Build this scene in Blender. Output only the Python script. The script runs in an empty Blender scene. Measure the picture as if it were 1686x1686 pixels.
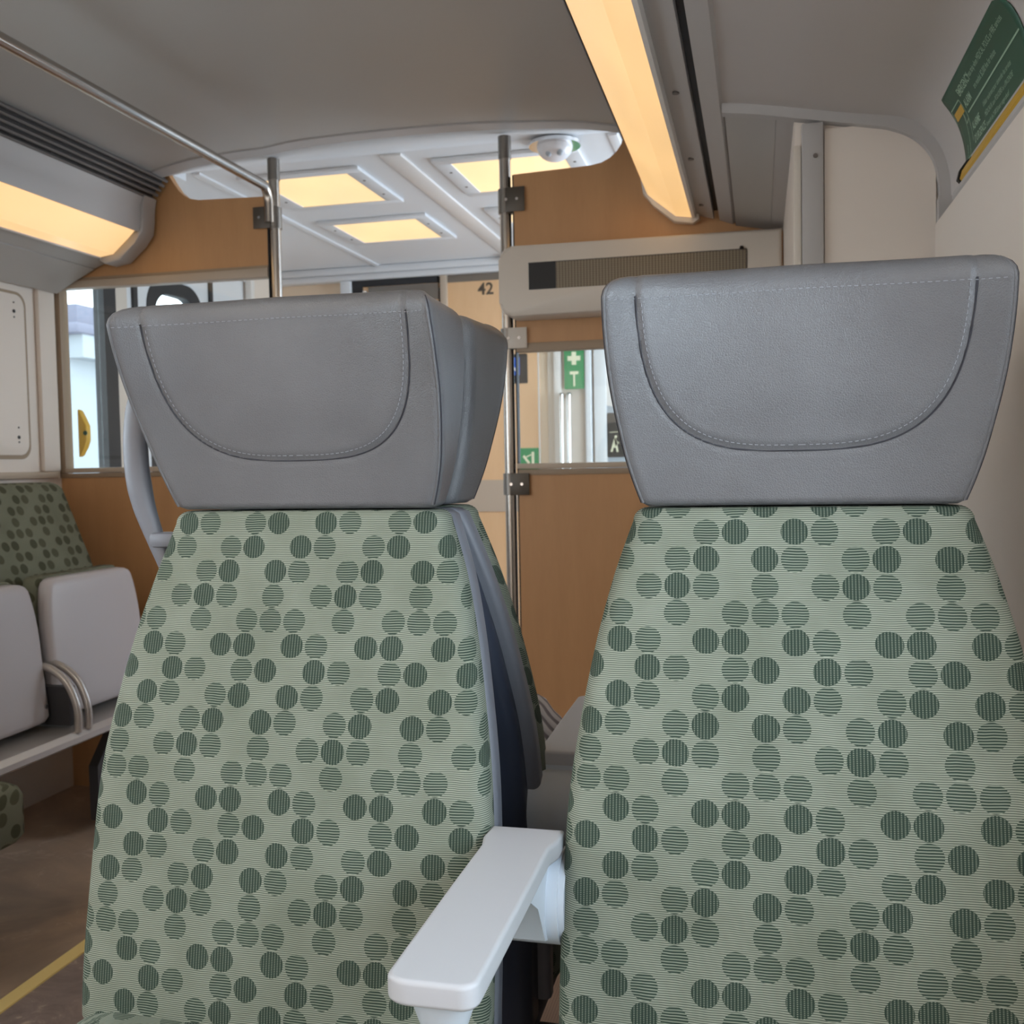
import bpy, bmesh, math, random
from mathutils import Vector, Matrix
random.seed(7)
S = bpy.context.scene
COL = S.collection
PI = math.pi

# ------------------------------------------------------------------ camera
RX = Vector((0.97146116, -0.00667115, -0.23710484))
RY = Vector((0.23647935, -0.05054964, 0.97032069))
RZ = Vector((-0.01845872, -0.99869927, -0.04752942))
CAMH = 1.05
FPX = 1670.0
cd = bpy.data.cameras.new('camera'); cam = bpy.data.objects.new('camera', cd); COL.objects.link(cam)
cd.sensor_width = 36.0; cd.lens = 36.0 * FPX / 1686.0; cd.clip_start = 0.02; cd.clip_end = 300
right = Vector((RX[0], RY[0], RZ[0])); down = Vector((RX[1], RY[1], RZ[1])); fwd = Vector((RX[2], RY[2], RZ[2]))
m = Matrix.Identity(4)
for i in range(3):
    m[i][0] = right[i]; m[i][1] = -down[i]; m[i][2] = -fwd[i]
m[2][3] = CAMH
cam.matrix_world = m
cd.dof.use_dof = True; cd.dof.focus_distance = 1.0; cd.dof.aperture_fstop = 14
S.camera = cam

# ------------------------------------------------------------------ world and exposure
S.view_settings.view_transform = 'Standard'
S.view_settings.look = 'None'
S.view_settings.exposure = 0.27
S.view_settings.gamma = 1.0
S.cycles.use_denoising = True
S.cycles.max_bounces = 10
S.cycles.diffuse_bounces = 6
S.cycles.sample_clamp_indirect = 4.0
W = bpy.data.worlds.new('overcast_sky'); S.world = W; W.use_nodes = True
bg = W.node_tree.nodes['Background']; bg.inputs[0].default_value = (0.80, 0.91, 1.0, 1); bg.inputs[1].default_value = 4.0


def area(name, loc, sx, sy, rot, power, color):
    l = bpy.data.lights.new(name, 'AREA'); l.shape = 'RECTANGLE'; l.size = sx; l.size_y = sy
    l.energy = power; l.color = color
    o = bpy.data.objects.new(name, l); o.location = loc; o.rotation_euler = rot; COL.objects.link(o)
    return o


DAY = (0.72, 0.86, 1.0)
YBACK = -1.75
# daylight entering by the train windows beside and behind the camera (in the window openings)
area('daylight_right_window', (0.285, 0.10, 1.12), 0.60, 1.35, (0, PI / 2, 0), 5.2, DAY)
area('daylight_left_window', (-2.19, 0.35, 1.25), 0.60, 2.1, (0, -PI / 2, 0), 6.5, DAY)
# fill light added behind the camera, standing in for the rest of the carriage
area('rear_fill', (-1.0, YBACK + 0.03, 1.02), 2.2, 1.7, (PI / 2, 0, 0), 8.0, (1.0, 0.90, 0.80))
area('aisle_floor_fill', (-1.08, -0.35, 1.97), 0.30, 2.2, (0, 0, 0), 9.0, (1.0, 0.90, 0.78))  # unseen fill added below the ceiling to brighten the aisle floor, no fitting there
# vestibule doors (the left one opens onto the sky; the opposite one is out of the picture)
area('daylight_vestibule_opposite_door', (0.74, 3.8, 1.30), 1.0, 1.3, (0, PI / 2, 0), 34.0, (0.78, 0.89, 1.0))
pl_ = area('door_portal', (-2.40, 3.55, 1.35), 0.95, 1.1, (0, -PI / 2, 0), 1.0, (1, 1, 1)); pl_.data.cycles.is_portal = True

# ------------------------------------------------------------------ helpers


def ray(px, py):
    v = (px - 843.0, py - 843.0, FPX)
    return Vector((RX.dot(v), RY.dot(v), RZ.dot(v)))


def at(px, py, Y):
    r = ray(px, py); r = r * (Y / r.y)
    return Vector((r.x, r.y, r.z + CAMH))


def atX(px, py, X):
    r = ray(px, py); r = r * (X / r.x)
    return Vector((r.x, r.y, r.z + CAMH))


def atZ(px, py, Z):
    r = ray(px, py); r = r * ((Z - CAMH) / r.z)
    return Vector((r.x, r.y, Z))


def link(name, me, mat=None, parent=None, smooth=None):
    o = bpy.data.objects.new(name, me); COL.objects.link(o)
    if mat is not None:
        me.materials.append(mat)
    if parent is not None:
        o.parent = parent
    if smooth:
        for p in me.polygons:
            p.use_smooth = True
        try:
            me.set_sharp_from_angle(angle=math.radians(smooth))
        except Exception:
            pass
    return o


def build(name, bm, mat, parent=None, smooth=None, recalc=True):
    if recalc:
        bmesh.ops.recalc_face_normals(bm, faces=bm.faces)
    me = bpy.data.meshes.new(name); bm.to_mesh(me); bm.free()
    return link(name, me, mat, parent, smooth)


def thing(name, label, cat, loc=(0, 0, 0), rz=0.0, group=None):
    o = bpy.data.objects.new(name, None); COL.objects.link(o)
    o.empty_display_size = 0.05
    o.location = loc; o.rotation_euler = (0, 0, rz)
    o['label'] = label; o['category'] = cat
    if group: o['group'] = group
    return o


def tag(o, label, cat, group=None):
    o['label'] = label; o['category'] = cat
    if group: o['group'] = group
    return o


def struct(o):
    o['kind'] = 'structure'
    return o


def add_box(bm, x0, x1, y0, y1, z0, z1, bev=0.0, seg=2):
    vs = [bm.verts.new(p) for p in ((x0, y0, z0), (x1, y0, z0), (x1, y1, z0), (x0, y1, z0), (x0, y0, z1), (x1, y0, z1), (x1, y1, z1), (x0, y1, z1))]
    fs = [bm.faces.new([vs[i] for i in f]) for f in ((3, 2, 1, 0), (4, 5, 6, 7), (0, 1, 5, 4), (1, 2, 6, 5), (2, 3, 7, 6), (3, 0, 4, 7))]
    if bev > 0:
        es = list({e for f in fs for e in f.edges})
        bmesh.ops.bevel(bm, geom=es, offset=bev, segments=seg, affect='EDGES', profile=0.5)


def box(name, x0, x1, y0, y1, z0, z1, mat, parent=None, bev=0.0, seg=2):
    bm = bmesh.new(); add_box(bm, min(x0, x1), max(x0, x1), min(y0, y1), max(y0, y1), min(z0, z1), max(z0, z1), bev, seg)
    return build(name, bm, mat, parent, 40 if bev > 0 else None)


def add_prism(bm, pts, a0, a1, axis='y', bev=0.0):
    """closed 2D outline swept along an axis. y: (x,z) ; x: (y,z) ; z: (x,y)"""
    def P(p, a):
        if axis == 'y': return (p[0], a, p[1])
        if axis == 'x': return (a, p[0], p[1])
        return (p[0], p[1], a)
    A = [bm.verts.new(P(p, a0)) for p in pts]; B = [bm.verts.new(P(p, a1)) for p in pts]
    n = len(pts); fa = bm.faces.new(A); fb = bm.faces.new(B[::-1])
    for i in range(n):
        j = (i + 1) % n
        bm.faces.new((A[i], B[i], B[j], A[j]))
    if bev > 0:
        es = list(set(fa.edges) | set(fb.edges))
        bmesh.ops.bevel(bm, geom=es, offset=bev, segments=2, affect='EDGES', profile=0.5)


def prism(name, pts, a0, a1, mat, parent=None, axis='y', bev=0.0, smooth=None):
    bm = bmesh.new(); add_prism(bm, pts, a0, a1, axis, bev)
    return build(name, bm, mat, parent, smooth or (35 if bev > 0 else None))


def rrect(x0, x1, z0, z1, r, n=6):
    pts = []
    for cx, cz, a in ((x1 - r, z0 + r, -90), (x1 - r, z1 - r, 0), (x0 + r, z1 - r, 90), (x0 + r, z0 + r, 180)):
        for k in range(n + 1):
            t = math.radians(a + 90.0 * k / n)
            pts.append((cx + r * math.cos(t), cz + r * math.sin(t)))
    return pts


def strip_profile(pts, th):
    """open polyline thickened upward/outward into a closed outline"""
    out = list(pts); back = []
    n = len(pts)
    for i, p in enumerate(pts):
        a = Vector(pts[max(i - 1, 0)]); b = Vector(pts[min(i + 1, n - 1)])
        d = (b - a).normalized(); nrm = Vector((-d.y, d.x))
        back.append((p[0] + nrm.x * th, p[1] + nrm.y * th))
    return out + back[::-1]


def add_tube(bm, path, rad, seg=12, cap=True, flat=None):
    path = [Vector(p) for p in path]; rings = []
    n = len(path); up = None
    for i, p in enumerate(path):
        t = (path[min(i + 1, n - 1)] - path[max(i - 1, 0)]).normalized()
        if up is None:
            up = Vector((0, 0, 1)) if abs(t.z) < 0.9 else Vector((1, 0, 0))
        s = t.cross(up).normalized(); u = s.cross(t).normalized(); up = u
        r = rad[i] if isinstance(rad, (list, tuple)) else rad
        ring = []
        for k in range(seg):
            a = 2 * PI * k / seg
            off = s * math.cos(a) * r + u * math.sin(a) * r
            if flat is not None:
                off = off * 1.0; off.y *= flat
            ring.append(bm.verts.new(p + off))
        rings.append(ring)
    for i in range(n - 1):
        for k in range(seg):
            j = (k + 1) % seg
            bm.faces.new((rings[i][k], rings[i][j], rings[i + 1][j], rings[i + 1][k]))
    if cap:
        bm.faces.new(rings[0][::-1]); bm.faces.new(rings[-1])


def tube(name, path, rad, mat, parent=None, seg=14, flat=None):
    bm = bmesh.new(); add_tube(bm, path, rad, seg, True, flat)
    return build(name, bm, mat, parent, 50)


def smooth_path(pts, sub=8):
    P = [Vector(p) for p in pts]; out = []
    for i in range(len(P) - 1):
        p0 = P[max(i - 1, 0)]; p1 = P[i]; p2 = P[i + 1]; p3 = P[min(i + 2, len(P) - 1)]
        for k in range(sub):
            t = k / sub
            out.append(0.5 * ((2 * p1) + (p2 - p0) * t + (2 * p0 - 5 * p1 + 4 * p2 - p3) * t * t + (3 * p1 - p0 - 3 * p2 + p3) * t ** 3))
    out.append(P[-1])
    return out


def add_cyl(bm, c, r, h, axis='z', seg=20, r2=None):
    r2 = r if r2 is None else r2
    A = []; B = []
    for k in range(seg):
        a = 2 * PI * k / seg; u = math.cos(a); v = math.sin(a)
        if axis == 'z':
            A.append(bm.verts.new((c[0] + u * r, c[1] + v * r, c[2]))); B.append(bm.verts.new((c[0] + u * r2, c[1] + v * r2, c[2] + h)))
        elif axis == 'y':
            A.append(bm.verts.new((c[0] + u * r, c[1], c[2] + v * r))); B.append(bm.verts.new((c[0] + u * r2, c[1] + h, c[2] + v * r2)))
        else:
            A.append(bm.verts.new((c[0], c[1] + u * r, c[2] + v * r))); B.append(bm.verts.new((c[0] + h, c[1] + u * r2, c[2] + v * r2)))
    bm.faces.new(A[::-1]); bm.faces.new(B)
    for k in range(seg):
        j = (k + 1) % seg
        bm.faces.new((A[k], A[j], B[j], B[k]))


def screws(parent, name, pts, axis, r=0.006, h=0.002, mat=None):
    for p in pts:
        bm = bmesh.new(); add_cyl(bm, (0, 0, 0), r, h, axis, 12)
        o = build(name, bm, mat or M['screw'], parent, 40)
        o.location = p


def interp(tab, z):
    if z <= tab[0][0]: return tab[0][1]
    for (a, va), (b, vb) in zip(tab, tab[1:]):
        if z <= b:
            t = (z - a) / (b - a); t = t
            return va + (vb - va) * t
    return tab[-1][1]


def text_mesh(s, size, mapper, name, mat, parent=None, align='LEFT', extrude=0.0, xs=1.0, bold=False):
    c = bpy.data.curves.new(name, 'FONT'); c.body = s; c.size = size; c.align_x = align; c.extrude = extrude
    c.resolution_u = 3
    if bold: c.offset = size * 0.018
    o = bpy.data.objects.new(name, c); COL.objects.link(o)
    bpy.context.view_layer.update()
    me = bpy.data.meshes.new_from_object(o.evaluated_get(bpy.context.evaluated_depsgraph_get()))
    bpy.data.objects.remove(o); bpy.data.curves.remove(c)
    for v in me.vertices:
        v.co = mapper(v.co.x * xs, v.co.y, v.co.z)
    me.name = name
    return link(name, me, mat, parent)


# ------------------------------------------------------------------ materials
M = {}


def mat(name, col, rough=0.5, metal=0.0, spec=0.5, emit=None, estr=0.0):
    mt = bpy.data.materials.new(name); mt.use_nodes = True
    b = mt.node_tree.nodes['Principled BSDF']
    b.inputs['Base Color'].default_value = (*col, 1); b.inputs['Roughness'].default_value = rough
    b.inputs['Metallic'].default_value = metal; b.inputs['Specular IOR Level'].default_value = spec
    if emit:
        b.inputs['Emission Color'].default_value = (*emit, 1); b.inputs['Emission Strength'].default_value = estr
    M[name] = mt
    return mt


class NT:
    def __init__(s, mt): s.n = mt.node_tree.nodes; s.l = mt.node_tree.links; s.b = s.n['Principled BSDF']
    def new(s, t, **k):
        o = s.n.new(t)
        for a, v in k.items(): setattr(o, a, v)
        return o
    def math(s, op, a, b=None, c=None):
        o = s.n.new('ShaderNodeMath'); o.operation = op
        for i, v in enumerate((a, b, c)):
            if v is None: continue
            if isinstance(v, (int, float)): o.inputs[i].default_value = v
            else: s.l.new(v, o.inputs[i])
        return o.outputs[0]
    def mix(s, f, a, b):
        o = s.n.new('ShaderNodeMix'); o.data_type = 'RGBA'
        for i, v in ((0, f), (6, a), (7, b)):
            if isinstance(v, (int, float)): o.inputs[i].default_value = v
            elif isinstance(v, tuple): o.inputs[i].default_value = (*v, 1)
            else: s.l.new(v, o.inputs[i])
        return o.outputs[2]
    def coord(s, kind='Object', scale=(1, 1, 1)):
        t = s.n.new('ShaderNodeTexCoord'); mp = s.n.new('ShaderNodeMapping'); mp.inputs['Scale'].default_value = scale
        s.l.new(t.outputs[kind], mp.inputs[0]); return mp.outputs[0]
    def noise(s, vec, scale, detail=3, rough=0.5, dist=0.0):
        o = s.n.new('ShaderNodeTexNoise'); o.inputs['Scale'].default_value = scale; o.inputs['Detail'].default_value = detail
        o.inputs['Roughness'].default_value = rough; o.inputs['Distortion'].default_value = dist
        s.l.new(vec, o.inputs['Vector']); return o.outputs['Fac']
    def ramp(s, f, stops):
        o = s.n.new('ShaderNodeValToRGB'); e = o.color_ramp.elements
        while len(e) < len(stops): e.new(0.5)
        for i, (p, c) in enumerate(stops):
            e[i].position = p; e[i].color = (*c, 1)
        s.l.new(f, o.inputs[0]); return o.outputs[0]
    def bump(s, h, strength, dist):
        o = s.n.new('ShaderNodeBump'); o.inputs['Strength'].default_value = strength; o.inputs['Distance'].default_value = dist
        s.l.new(h, o.inputs['Height']); s.l.new(o.outputs[0], s.b.inputs['Normal'])


def grain(mt, amt=0.02, scale=60):
    """fine unevenness of painted / moulded surfaces"""
    t = NT(mt); v = t.coord()
    t.bump(t.noise(v, scale, 2), 0.25, 0.0006)
    return mt


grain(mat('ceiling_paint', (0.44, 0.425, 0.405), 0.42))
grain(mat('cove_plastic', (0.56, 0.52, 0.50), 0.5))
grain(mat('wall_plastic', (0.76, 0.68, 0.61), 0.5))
grain(mat('trim_grey', (0.46, 0.44, 0.43), 0.45))
mat('trim_beige', (0.50, 0.41, 0.32), 0.45)
mat('trim_brown', (0.34, 0.25, 0.17), 0.5)
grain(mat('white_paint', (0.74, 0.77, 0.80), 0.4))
mat('white_plastic', (0.78, 0.76, 0.74), 0.35)
mat('beige_plastic', (0.66, 0.60, 0.53), 0.4)
mat('warm_panel', (0.80, 0.66, 0.50), 0.45)
mat('black', (0.006, 0.006, 0.007), 0.5)
mat('rubber_black', (0.02, 0.021, 0.024), 0.6)
mat('grille_dark', (0.055, 0.052, 0.05), 0.5)
mat('grille_slat', (0.16, 0.15, 0.145), 0.45)
mat('steel', (0.50, 0.46, 0.42), 0.26, 1.0)
mat('steel_dull', (0.26, 0.24, 0.22), 0.42, 1.0)
mat('chrome', (0.75, 0.75, 0.76), 0.12, 1.0)
mat('screw', (0.20, 0.18, 0.17), 0.4, 0.8)
mat('plate_grey', (0.10, 0.085, 0.07), 0.42, 0.3)
mat('shell_grey', (0.19, 0.20, 0.235), 0.42)
mat('shell_dark', (0.045, 0.055, 0.085), 0.42)
mat('armrest_grey', (0.52, 0.53, 0.57), 0.42)
mat('armrest_side', (0.60, 0.66, 0.74), 0.35)
mat('flip_shell', (0.47, 0.43, 0.43), 0.40)
mat('bench_metal', (0.50, 0.47, 0.45), 0.30, 0.5)
mat('dark_panel', (0.045, 0.045, 0.05), 0.5)
mat('panel_blue_grey', (0.38, 0.44, 0.50), 0.45)
mat('sign_green', (0.016, 0.085, 0.045), 0.45)
mat('sign_green_bright', (0.01, 0.28, 0.09), 0.4)
mat('sign_text', (0.35, 0.52, 0.38), 0.5)
mat('sign_cream', (0.85, 0.85, 0.62), 0.5)
mat('sign_black', (0.008, 0.008, 0.010), 0.4)
mat('sign_blue', (0.03, 0.13, 0.62), 0.4)
mat('sign_white', (0.85, 0.86, 0.88), 0.4)
mat('cord_yellow', (0.62, 0.36, 0.02), 0.4)
mat('line_yellow', (0.95, 0.74, 0.30), 0.5)
mat('number_brown', (0.09, 0.07, 0.05), 0.5)
mat('outside_concrete', (0.30, 0.33, 0.36), 0.8)
mat('outside_mauve', (0.16, 0.165, 0.22), 0.8)
mat('outside_ground', (0.5, 0.5, 0.5), 0.9)
mat('cam_white', (0.75, 0.77, 0.82), 0.15)
mat('thread', (0.30, 0.31, 0.34), 0.7)
mat('seam_dark', (0.035, 0.035, 0.045), 0.6)
mat('emergency_yellow', (0.75, 0.45, 0.05), 0.4)


def lens_mat(name, col, strength):
    mt = mat(name, (0.8, 0.7, 0.5), 0.35)
    t = NT(mt); v = t.coord('Object', (3.0, 1.2, 3.0))
    f = t.noise(v, 2.2, 3, 0.5)
    c = t.ramp(f, [(0.3, tuple(x * 0.88 for x in col)), (0.7, tuple(min(1.3, x * 1.10) for x in col))])
    t.l.new(c, t.b.inputs['Emission Color']); t.b.inputs['Emission Strength'].default_value = strength
    return mt


lens_mat('lens', (0.98, 0.58, 0.225), 0.66)
lens_mat('lens_square', (1.0, 0.64, 0.27), 0.66)


def wood(name, a, b, axis_scale):
    mt = mat(name, a, 0.42)
    t = NT(mt); v = t.coord('Object', axis_scale)
    f = t.noise(v, 3.0, 4, 0.55, 0.6)
    v2 = t.coord('Object', tuple(s * 7 for s in axis_scale)); f2 = t.noise(v2, 5.0, 2, 0.5)
    g = t.math('ADD', t.math('MULTIPLY', f, 0.75), t.math('MULTIPLY', f2, 0.25))
    t.l.new(t.ramp(g, [(0.3, a), (0.7, b)]), t.b.inputs['Base Color'])


wood('maple_brown', (0.50, 0.265, 0.115), (0.57, 0.31, 0.14), (4, 4, 0.5))
wood('maple_light', (0.72, 0.46, 0.25), (0.78, 0.52, 0.30), (4, 4, 0.5))

# floor: marbled worn rubber
mt = mat('floor_rubber', (0.2, 0.13, 0.09), 0.42)
t = NT(mt); v = t.coord()
n1 = t.noise(v, 2.0, 5, 0.6, 0.8); n2 = t.noise(v, 11.0, 6, 0.7, 1.8)
base = t.ramp(n1, [(0.35, (0.30, 0.225, 0.17)), (0.62, (0.52, 0.37, 0.26))])
veins = t.math('MULTIPLY', t.math('GREATER_THAN', n2, 0.585), t.math('GREATER_THAN', n1, 0.50))
sc = t.ramp(n2, [(0.55, (0, 0, 0)), (0.68, (1, 1, 1))])
fac = t.math('MULTIPLY', sc, t.math('SMOOTH_MIN', t.math('MULTIPLY', t.math('SUBTRACT', n1, 0.42), 4.0), 0.75, 0.1))
t.l.new(t.mix(t.math('MAXIMUM', fac, 0.0), base, (0.80, 0.66, 0.54)), t.b.inputs['Base Color'])
t.bump(n2, 0.3, 0.001)
mt = mat('floor_dark', (0.07, 0.055, 0.05), 0.45)
t = NT(mt); v = t.coord(); n2 = t.noise(v, 9.0, 6, 0.7, 2.0)
t.l.new(t.ramp(n2, [(0.35, (0.24, 0.19, 0.175)), (0.56, (0.33, 0.26, 0.235)), (0.66, (0.58, 0.47, 0.40))]), t.b.inputs['Base Color'])
mt = mat('floor_ribbed', (0.16, 0.10, 0.07), 0.7)
t = NT(mt); v = t.coord()
w = t.new('ShaderNodeTexWave'); w.inputs['Scale'].default_value = 60; t.l.new(v, w.inputs[0])
t.l.new(t.mix(w.outputs['Fac'], (0.26, 0.17, 0.12), (0.34, 0.22, 0.16)), t.b.inputs['Base Color'])

# leather
mt = mat('leather', (0.16, 0.165, 0.18), 0.34, spec=0.55)
t = NT(mt); v = t.coord()
vo = t.new('ShaderNodeTexVoronoi'); vo.feature = 'DISTANCE_TO_EDGE'; vo.inputs['Scale'].default_value = 420
nd = t.new('ShaderNodeTexNoise'); nd.inputs['Scale'].default_value = 90; t.l.new(v, nd.inputs['Vector'])
vm = t.new('ShaderNodeVectorMath'); vm.operation = 'MULTIPLY_ADD'; vm.inputs[1].default_value = (0.004, 0.004, 0.004)
t.l.new(nd.outputs['Color'], vm.inputs[0]); t.l.new(v, vm.inputs[2]); t.l.new(vm.outputs[0], vo.inputs['Vector'])
cr = t.noise(t.coord('Object', (1, 1, 3.5)), 55, 4, 0.6, 0.6)
h = t.math('ADD', t.math('MINIMUM', t.math('MULTIPLY', vo.outputs['Distance'], 3.0), 0.6), t.math('MULTIPLY', cr, 0.8))
t.bump(h, 0.42, 0.0006)
blot = t.noise(v, 9, 3)
t.l.new(t.ramp(blot, [(0.3, (0.132, 0.132, 0.141)), (0.7, (0.160, 0.161, 0.172))]), t.b.inputs['Base Color'])


def fabric(name, bgl, bgd, dkl, dkd, dot_u=0.0284, dot_v=0.0272, rad=0.0130, seed=0.0):
    mt = mat(name, bgl, 0.85, spec=0.2)
    t = NT(mt)
    uv = t.new('ShaderNodeUVMap'); uv.uv_map = 'UVMap'
    wob = t.new('ShaderNodeTexNoise'); wob.inputs['Scale'].default_value = 30; t.l.new(uv.outputs[0], wob.inputs['Vector'])
    sp = t.new('ShaderNodeSeparateXYZ'); t.l.new(uv.outputs[0], sp.inputs[0])
    U = t.math('ADD', sp.outputs[0], 60 * dot_u); V0 = t.math('ADD', sp.outputs[1], 60 * dot_v)
    V = t.math('ADD', V0, t.math('MULTIPLY', t.math('SUBTRACT', wob.outputs['Fac'], 0.5), 0.003))
    cu = t.math('DIVIDE', U, dot_u); cv = t.math('DIVIDE', V, dot_v)
    fu = t.math('FLOOR', cu); fv = t.math('FLOOR', cv)
    lu = t.math('MULTIPLY', t.math('SUBTRACT', t.math('SUBTRACT', cu, fu), 0.5), dot_u)
    lv = t.math('MULTIPLY', t.math('SUBTRACT', t.math('SUBTRACT', cv, fv), 0.5), dot_v)
    d = t.math('SQRT', t.math('ADD', t.math('MULTIPLY', lu, lu), t.math('MULTIPLY', lv, lv)))
    inside = t.math('LESS_THAN', d, rad)
    # woven repeat of six by six dots: B close-woven dot, A striped dot
    TILE = ['BA.AB.', 'A.AB.B', '.AB.BA', 'ABA.A.', '.A.AAA', 'A.BB.B']
    col = t.math('MODULO', fu, 6.0); row = t.math('MODULO', t.math('SUBTRACT', 6000.0, fv), 6.0)
    p2 = t.math('POWER', 2.0, col)
    def lookup(chars):
        tot = None
        for r_i, line in enumerate(TILE):
            mask = sum(2 ** c for c in range(6) if line[c] in chars)
            term = t.math('MULTIPLY', t.math('COMPARE', row, float(r_i), 0.25), float(mask))
            tot = term if tot is None else t.math('ADD', tot, term)
        q = t.math('FLOOR', t.math('DIVIDE', t.math('ADD', tot, 0.01), p2))
        return t.math('GREATER_THAN', t.math('MODULO', q, 2.0), 0.5)
    on = lookup('AB'); dense = lookup('B')
    def stripe(c, per, thr):
        s = t.math('SINE', t.math('MULTIPLY', c, 2 * PI / per))
        return t.math('MULTIPLY_ADD', s, thr, 0.5)
    sb = stripe(V, 0.00205, 0.5)
    base = t.mix(sb, bgd, bgl)
    sa = t.math('POWER', stripe(V, 0.00265, 0.5), 2.2)
    dotA = t.mix(sa, dkd, dkl)
    sd = t.math('MULTIPLY', t.math('POWER', stripe(U, 0.0031, 0.5), 2.0), t.math('POWER', stripe(V, 0.00165, 0.5), 1.5))
    dotB = t.mix(t.math('MULTIPLY', sd, 0.95), tuple(x * 0.95 for x in dkd), dkl)
    dot = t.mix(dense, dotA, dotB)
    full = t.mix(t.math('MULTIPLY', inside, on), base, dot)
    big = t.new('ShaderNodeTexNoise'); big.inputs['Scale'].default_value = 14; big.inputs['Detail'].default_value = 3
    t.l.new(uv.outputs[0], big.inputs['Vector'])
    v2 = t.ramp(big.outputs['Fac'], [(0.3, (0.88, 0.88, 0.86)), (0.7, (1.06, 1.05, 1.06))])
    mul = t.new('ShaderNodeMix'); mul.data_type = 'RGBA'; mul.blend_type = 'MULTIPLY'; mul.inputs[0].default_value = 1
    t.l.new(full, mul.inputs[6]); t.l.new(v2, mul.inputs[7])
    t.l.new(mul.outputs[2], t.b.inputs['Base Color'])
    t.bump(sb, 0.25, 0.0004)
    return mt


fabric('fabric_green', (0.385, 0.42, 0.345), (0.088, 0.112, 0.090), (0.32, 0.36, 0.29), (0.034, 0.060, 0.046))
fabric('fabric_olive', (0.21, 0.21, 0.15), (0.12, 0.125, 0.085), (0.12, 0.12, 0.075), (0.06, 0.062, 0.035), 0.036, 0.034, 0.014)


def glass_mat(name, tint, refl):
    mt = bpy.data.materials.new(name); mt.use_nodes = True; n = mt.node_tree.nodes; l = mt.node_tree.links
    n.clear(); out = n.new('ShaderNodeOutputMaterial'); tr = n.new('ShaderNodeBsdfTransparent'); gl = n.new('ShaderNodeBsdfGlossy')
    tr.inputs[0].default_value = (*tint, 1); gl.inputs['Roughness'].default_value = 0.02
    lw = n.new('ShaderNodeLayerWeight'); lw.inputs[0].default_value = 0.5
    pw = n.new('ShaderNodeMath'); pw.operation = 'POWER'; pw.inputs[1].default_value = 4.0; l.new(lw.outputs['Facing'], pw.inputs[0])
    mu = n.new('ShaderNodeMath'); mu.operation = 'MULTIPLY_ADD'; mu.inputs[1].default_value = 0.5 * refl; mu.inputs[2].default_value = 0.03 * refl
    mx = n.new('ShaderNodeMixShader'); l.new(pw.outputs[0], mu.inputs[0]); l.new(mu.outputs[0], mx.inputs[0])
    l.new(tr.outputs[0], mx.inputs[1]); l.new(gl.outputs[0], mx.inputs[2]); l.new(mx.outputs[0], out.inputs[0])
    M[name] = mt


glass_mat('glass', (0.97, 0.985, 0.98), 1.0)

mt = mat('screen_mesh', (0.2, 0.17, 0.12), 0.4)
t = NT(mt); v = t.coord()
sp = t.new('ShaderNodeSeparateXYZ'); t.l.new(v, sp.inputs[0])
sx = t.math('SINE', t.math('MULTIPLY', sp.outputs[0], 2 * PI / 0.0085)); sz = t.math('SINE', t.math('MULTIPLY', sp.outputs[2], 2 * PI / 0.006))
f = t.math('MULTIPLY_ADD', sx, 0.4, t.math('MULTIPLY_ADD', sz, 0.12, 0.5))
t.l.new(t.mix(f, (0.10, 0.08, 0.055), (0.27, 0.22, 0.15)), t.b.inputs['Base Color'])
mt = mat('knit', (0.4, 0.4, 0.42), 0.9)
t = NT(mt); v = t.coord('Object', (1, 1, 1))
w = t.new('ShaderNodeTexWave'); w.inputs['Scale'].default_value = 22; w.inputs['Distortion'].default_value = 2.5; w.inputs['Detail'].default_value = 3
w.bands_direction = 'DIAGONAL'; t.l.new(v, w.inputs[0])
t.l.new(t.ramp(w.outputs['Fac'], [(0.15, (0.28, 0.26, 0.29)), (0.5, (0.75, 0.73, 0.76))]), t.b.inputs['Base Color'])
t.bump(w.outputs['Fac'], 0.6, 0.004)

# ------------------------------------------------------------------ dimensions
P = 2.90          # cross partition
Q = 1.93          # front of the equipment cabinet on the right
LW = -2.235        # left wall
RW = 0.30         # right wall beside the seats
VY = 4.70         # end wall of the vestibule
YB = -1.75        # rear wall behind the camera
CX = -1.08        # centre of the vaulted ceiling
ZV = 2.02         # vestibule ceiling

# ------------------------------------------------------------------ floor
o = struct(box('floor', LW - 0.12, 0.9, YB - 0.1, VY + 0.2, -0.06, 0.0, M['floor_dark']))
o = struct(box('floor', LW - 0.1, -1.475, YB, VY, 0.0, 0.003, M['floor_rubber']))
o = struct(box('floor', -0.75, 0.32, 1.05, P, 0.0, 0.003, M['floor_ribbed']))
o = struct(box('trim_1', -1.475, -1.440, YB, P, 0.0, 0.0036, M['line_yellow']))

# ------------------------------------------------------------------ vaulted ceiling
prof = [(CX - 0.73, 1.962), (CX - 0.60, 1.988), (CX - 0.46, 1.998), (CX - 0.36, 2.001), (CX - 0.30, 2.007), (CX - 0.22, 2.014), (CX, 2.018), (CX + 0.25, 2.014),
        (CX + 0.42, 2.004), (CX + 0.60, 1.988), (CX + 0.73, 1.962)]
bm = bmesh.new(); pp = []
P3 = smooth_path([(a, 0, b) for a, b in prof], 5)
pr2 = [(p.x, p.z) for p in P3]
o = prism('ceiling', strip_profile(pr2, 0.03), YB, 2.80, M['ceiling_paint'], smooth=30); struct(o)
# dropped lip closing the vault toward the vestibule
lip = [(a, b - 0.004) for a, b in pr2]
o = prism('trim_2', strip_profile(lip, 0.03), 2.803, 2.86, M['trim_grey'], smooth=30); struct(o)
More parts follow.
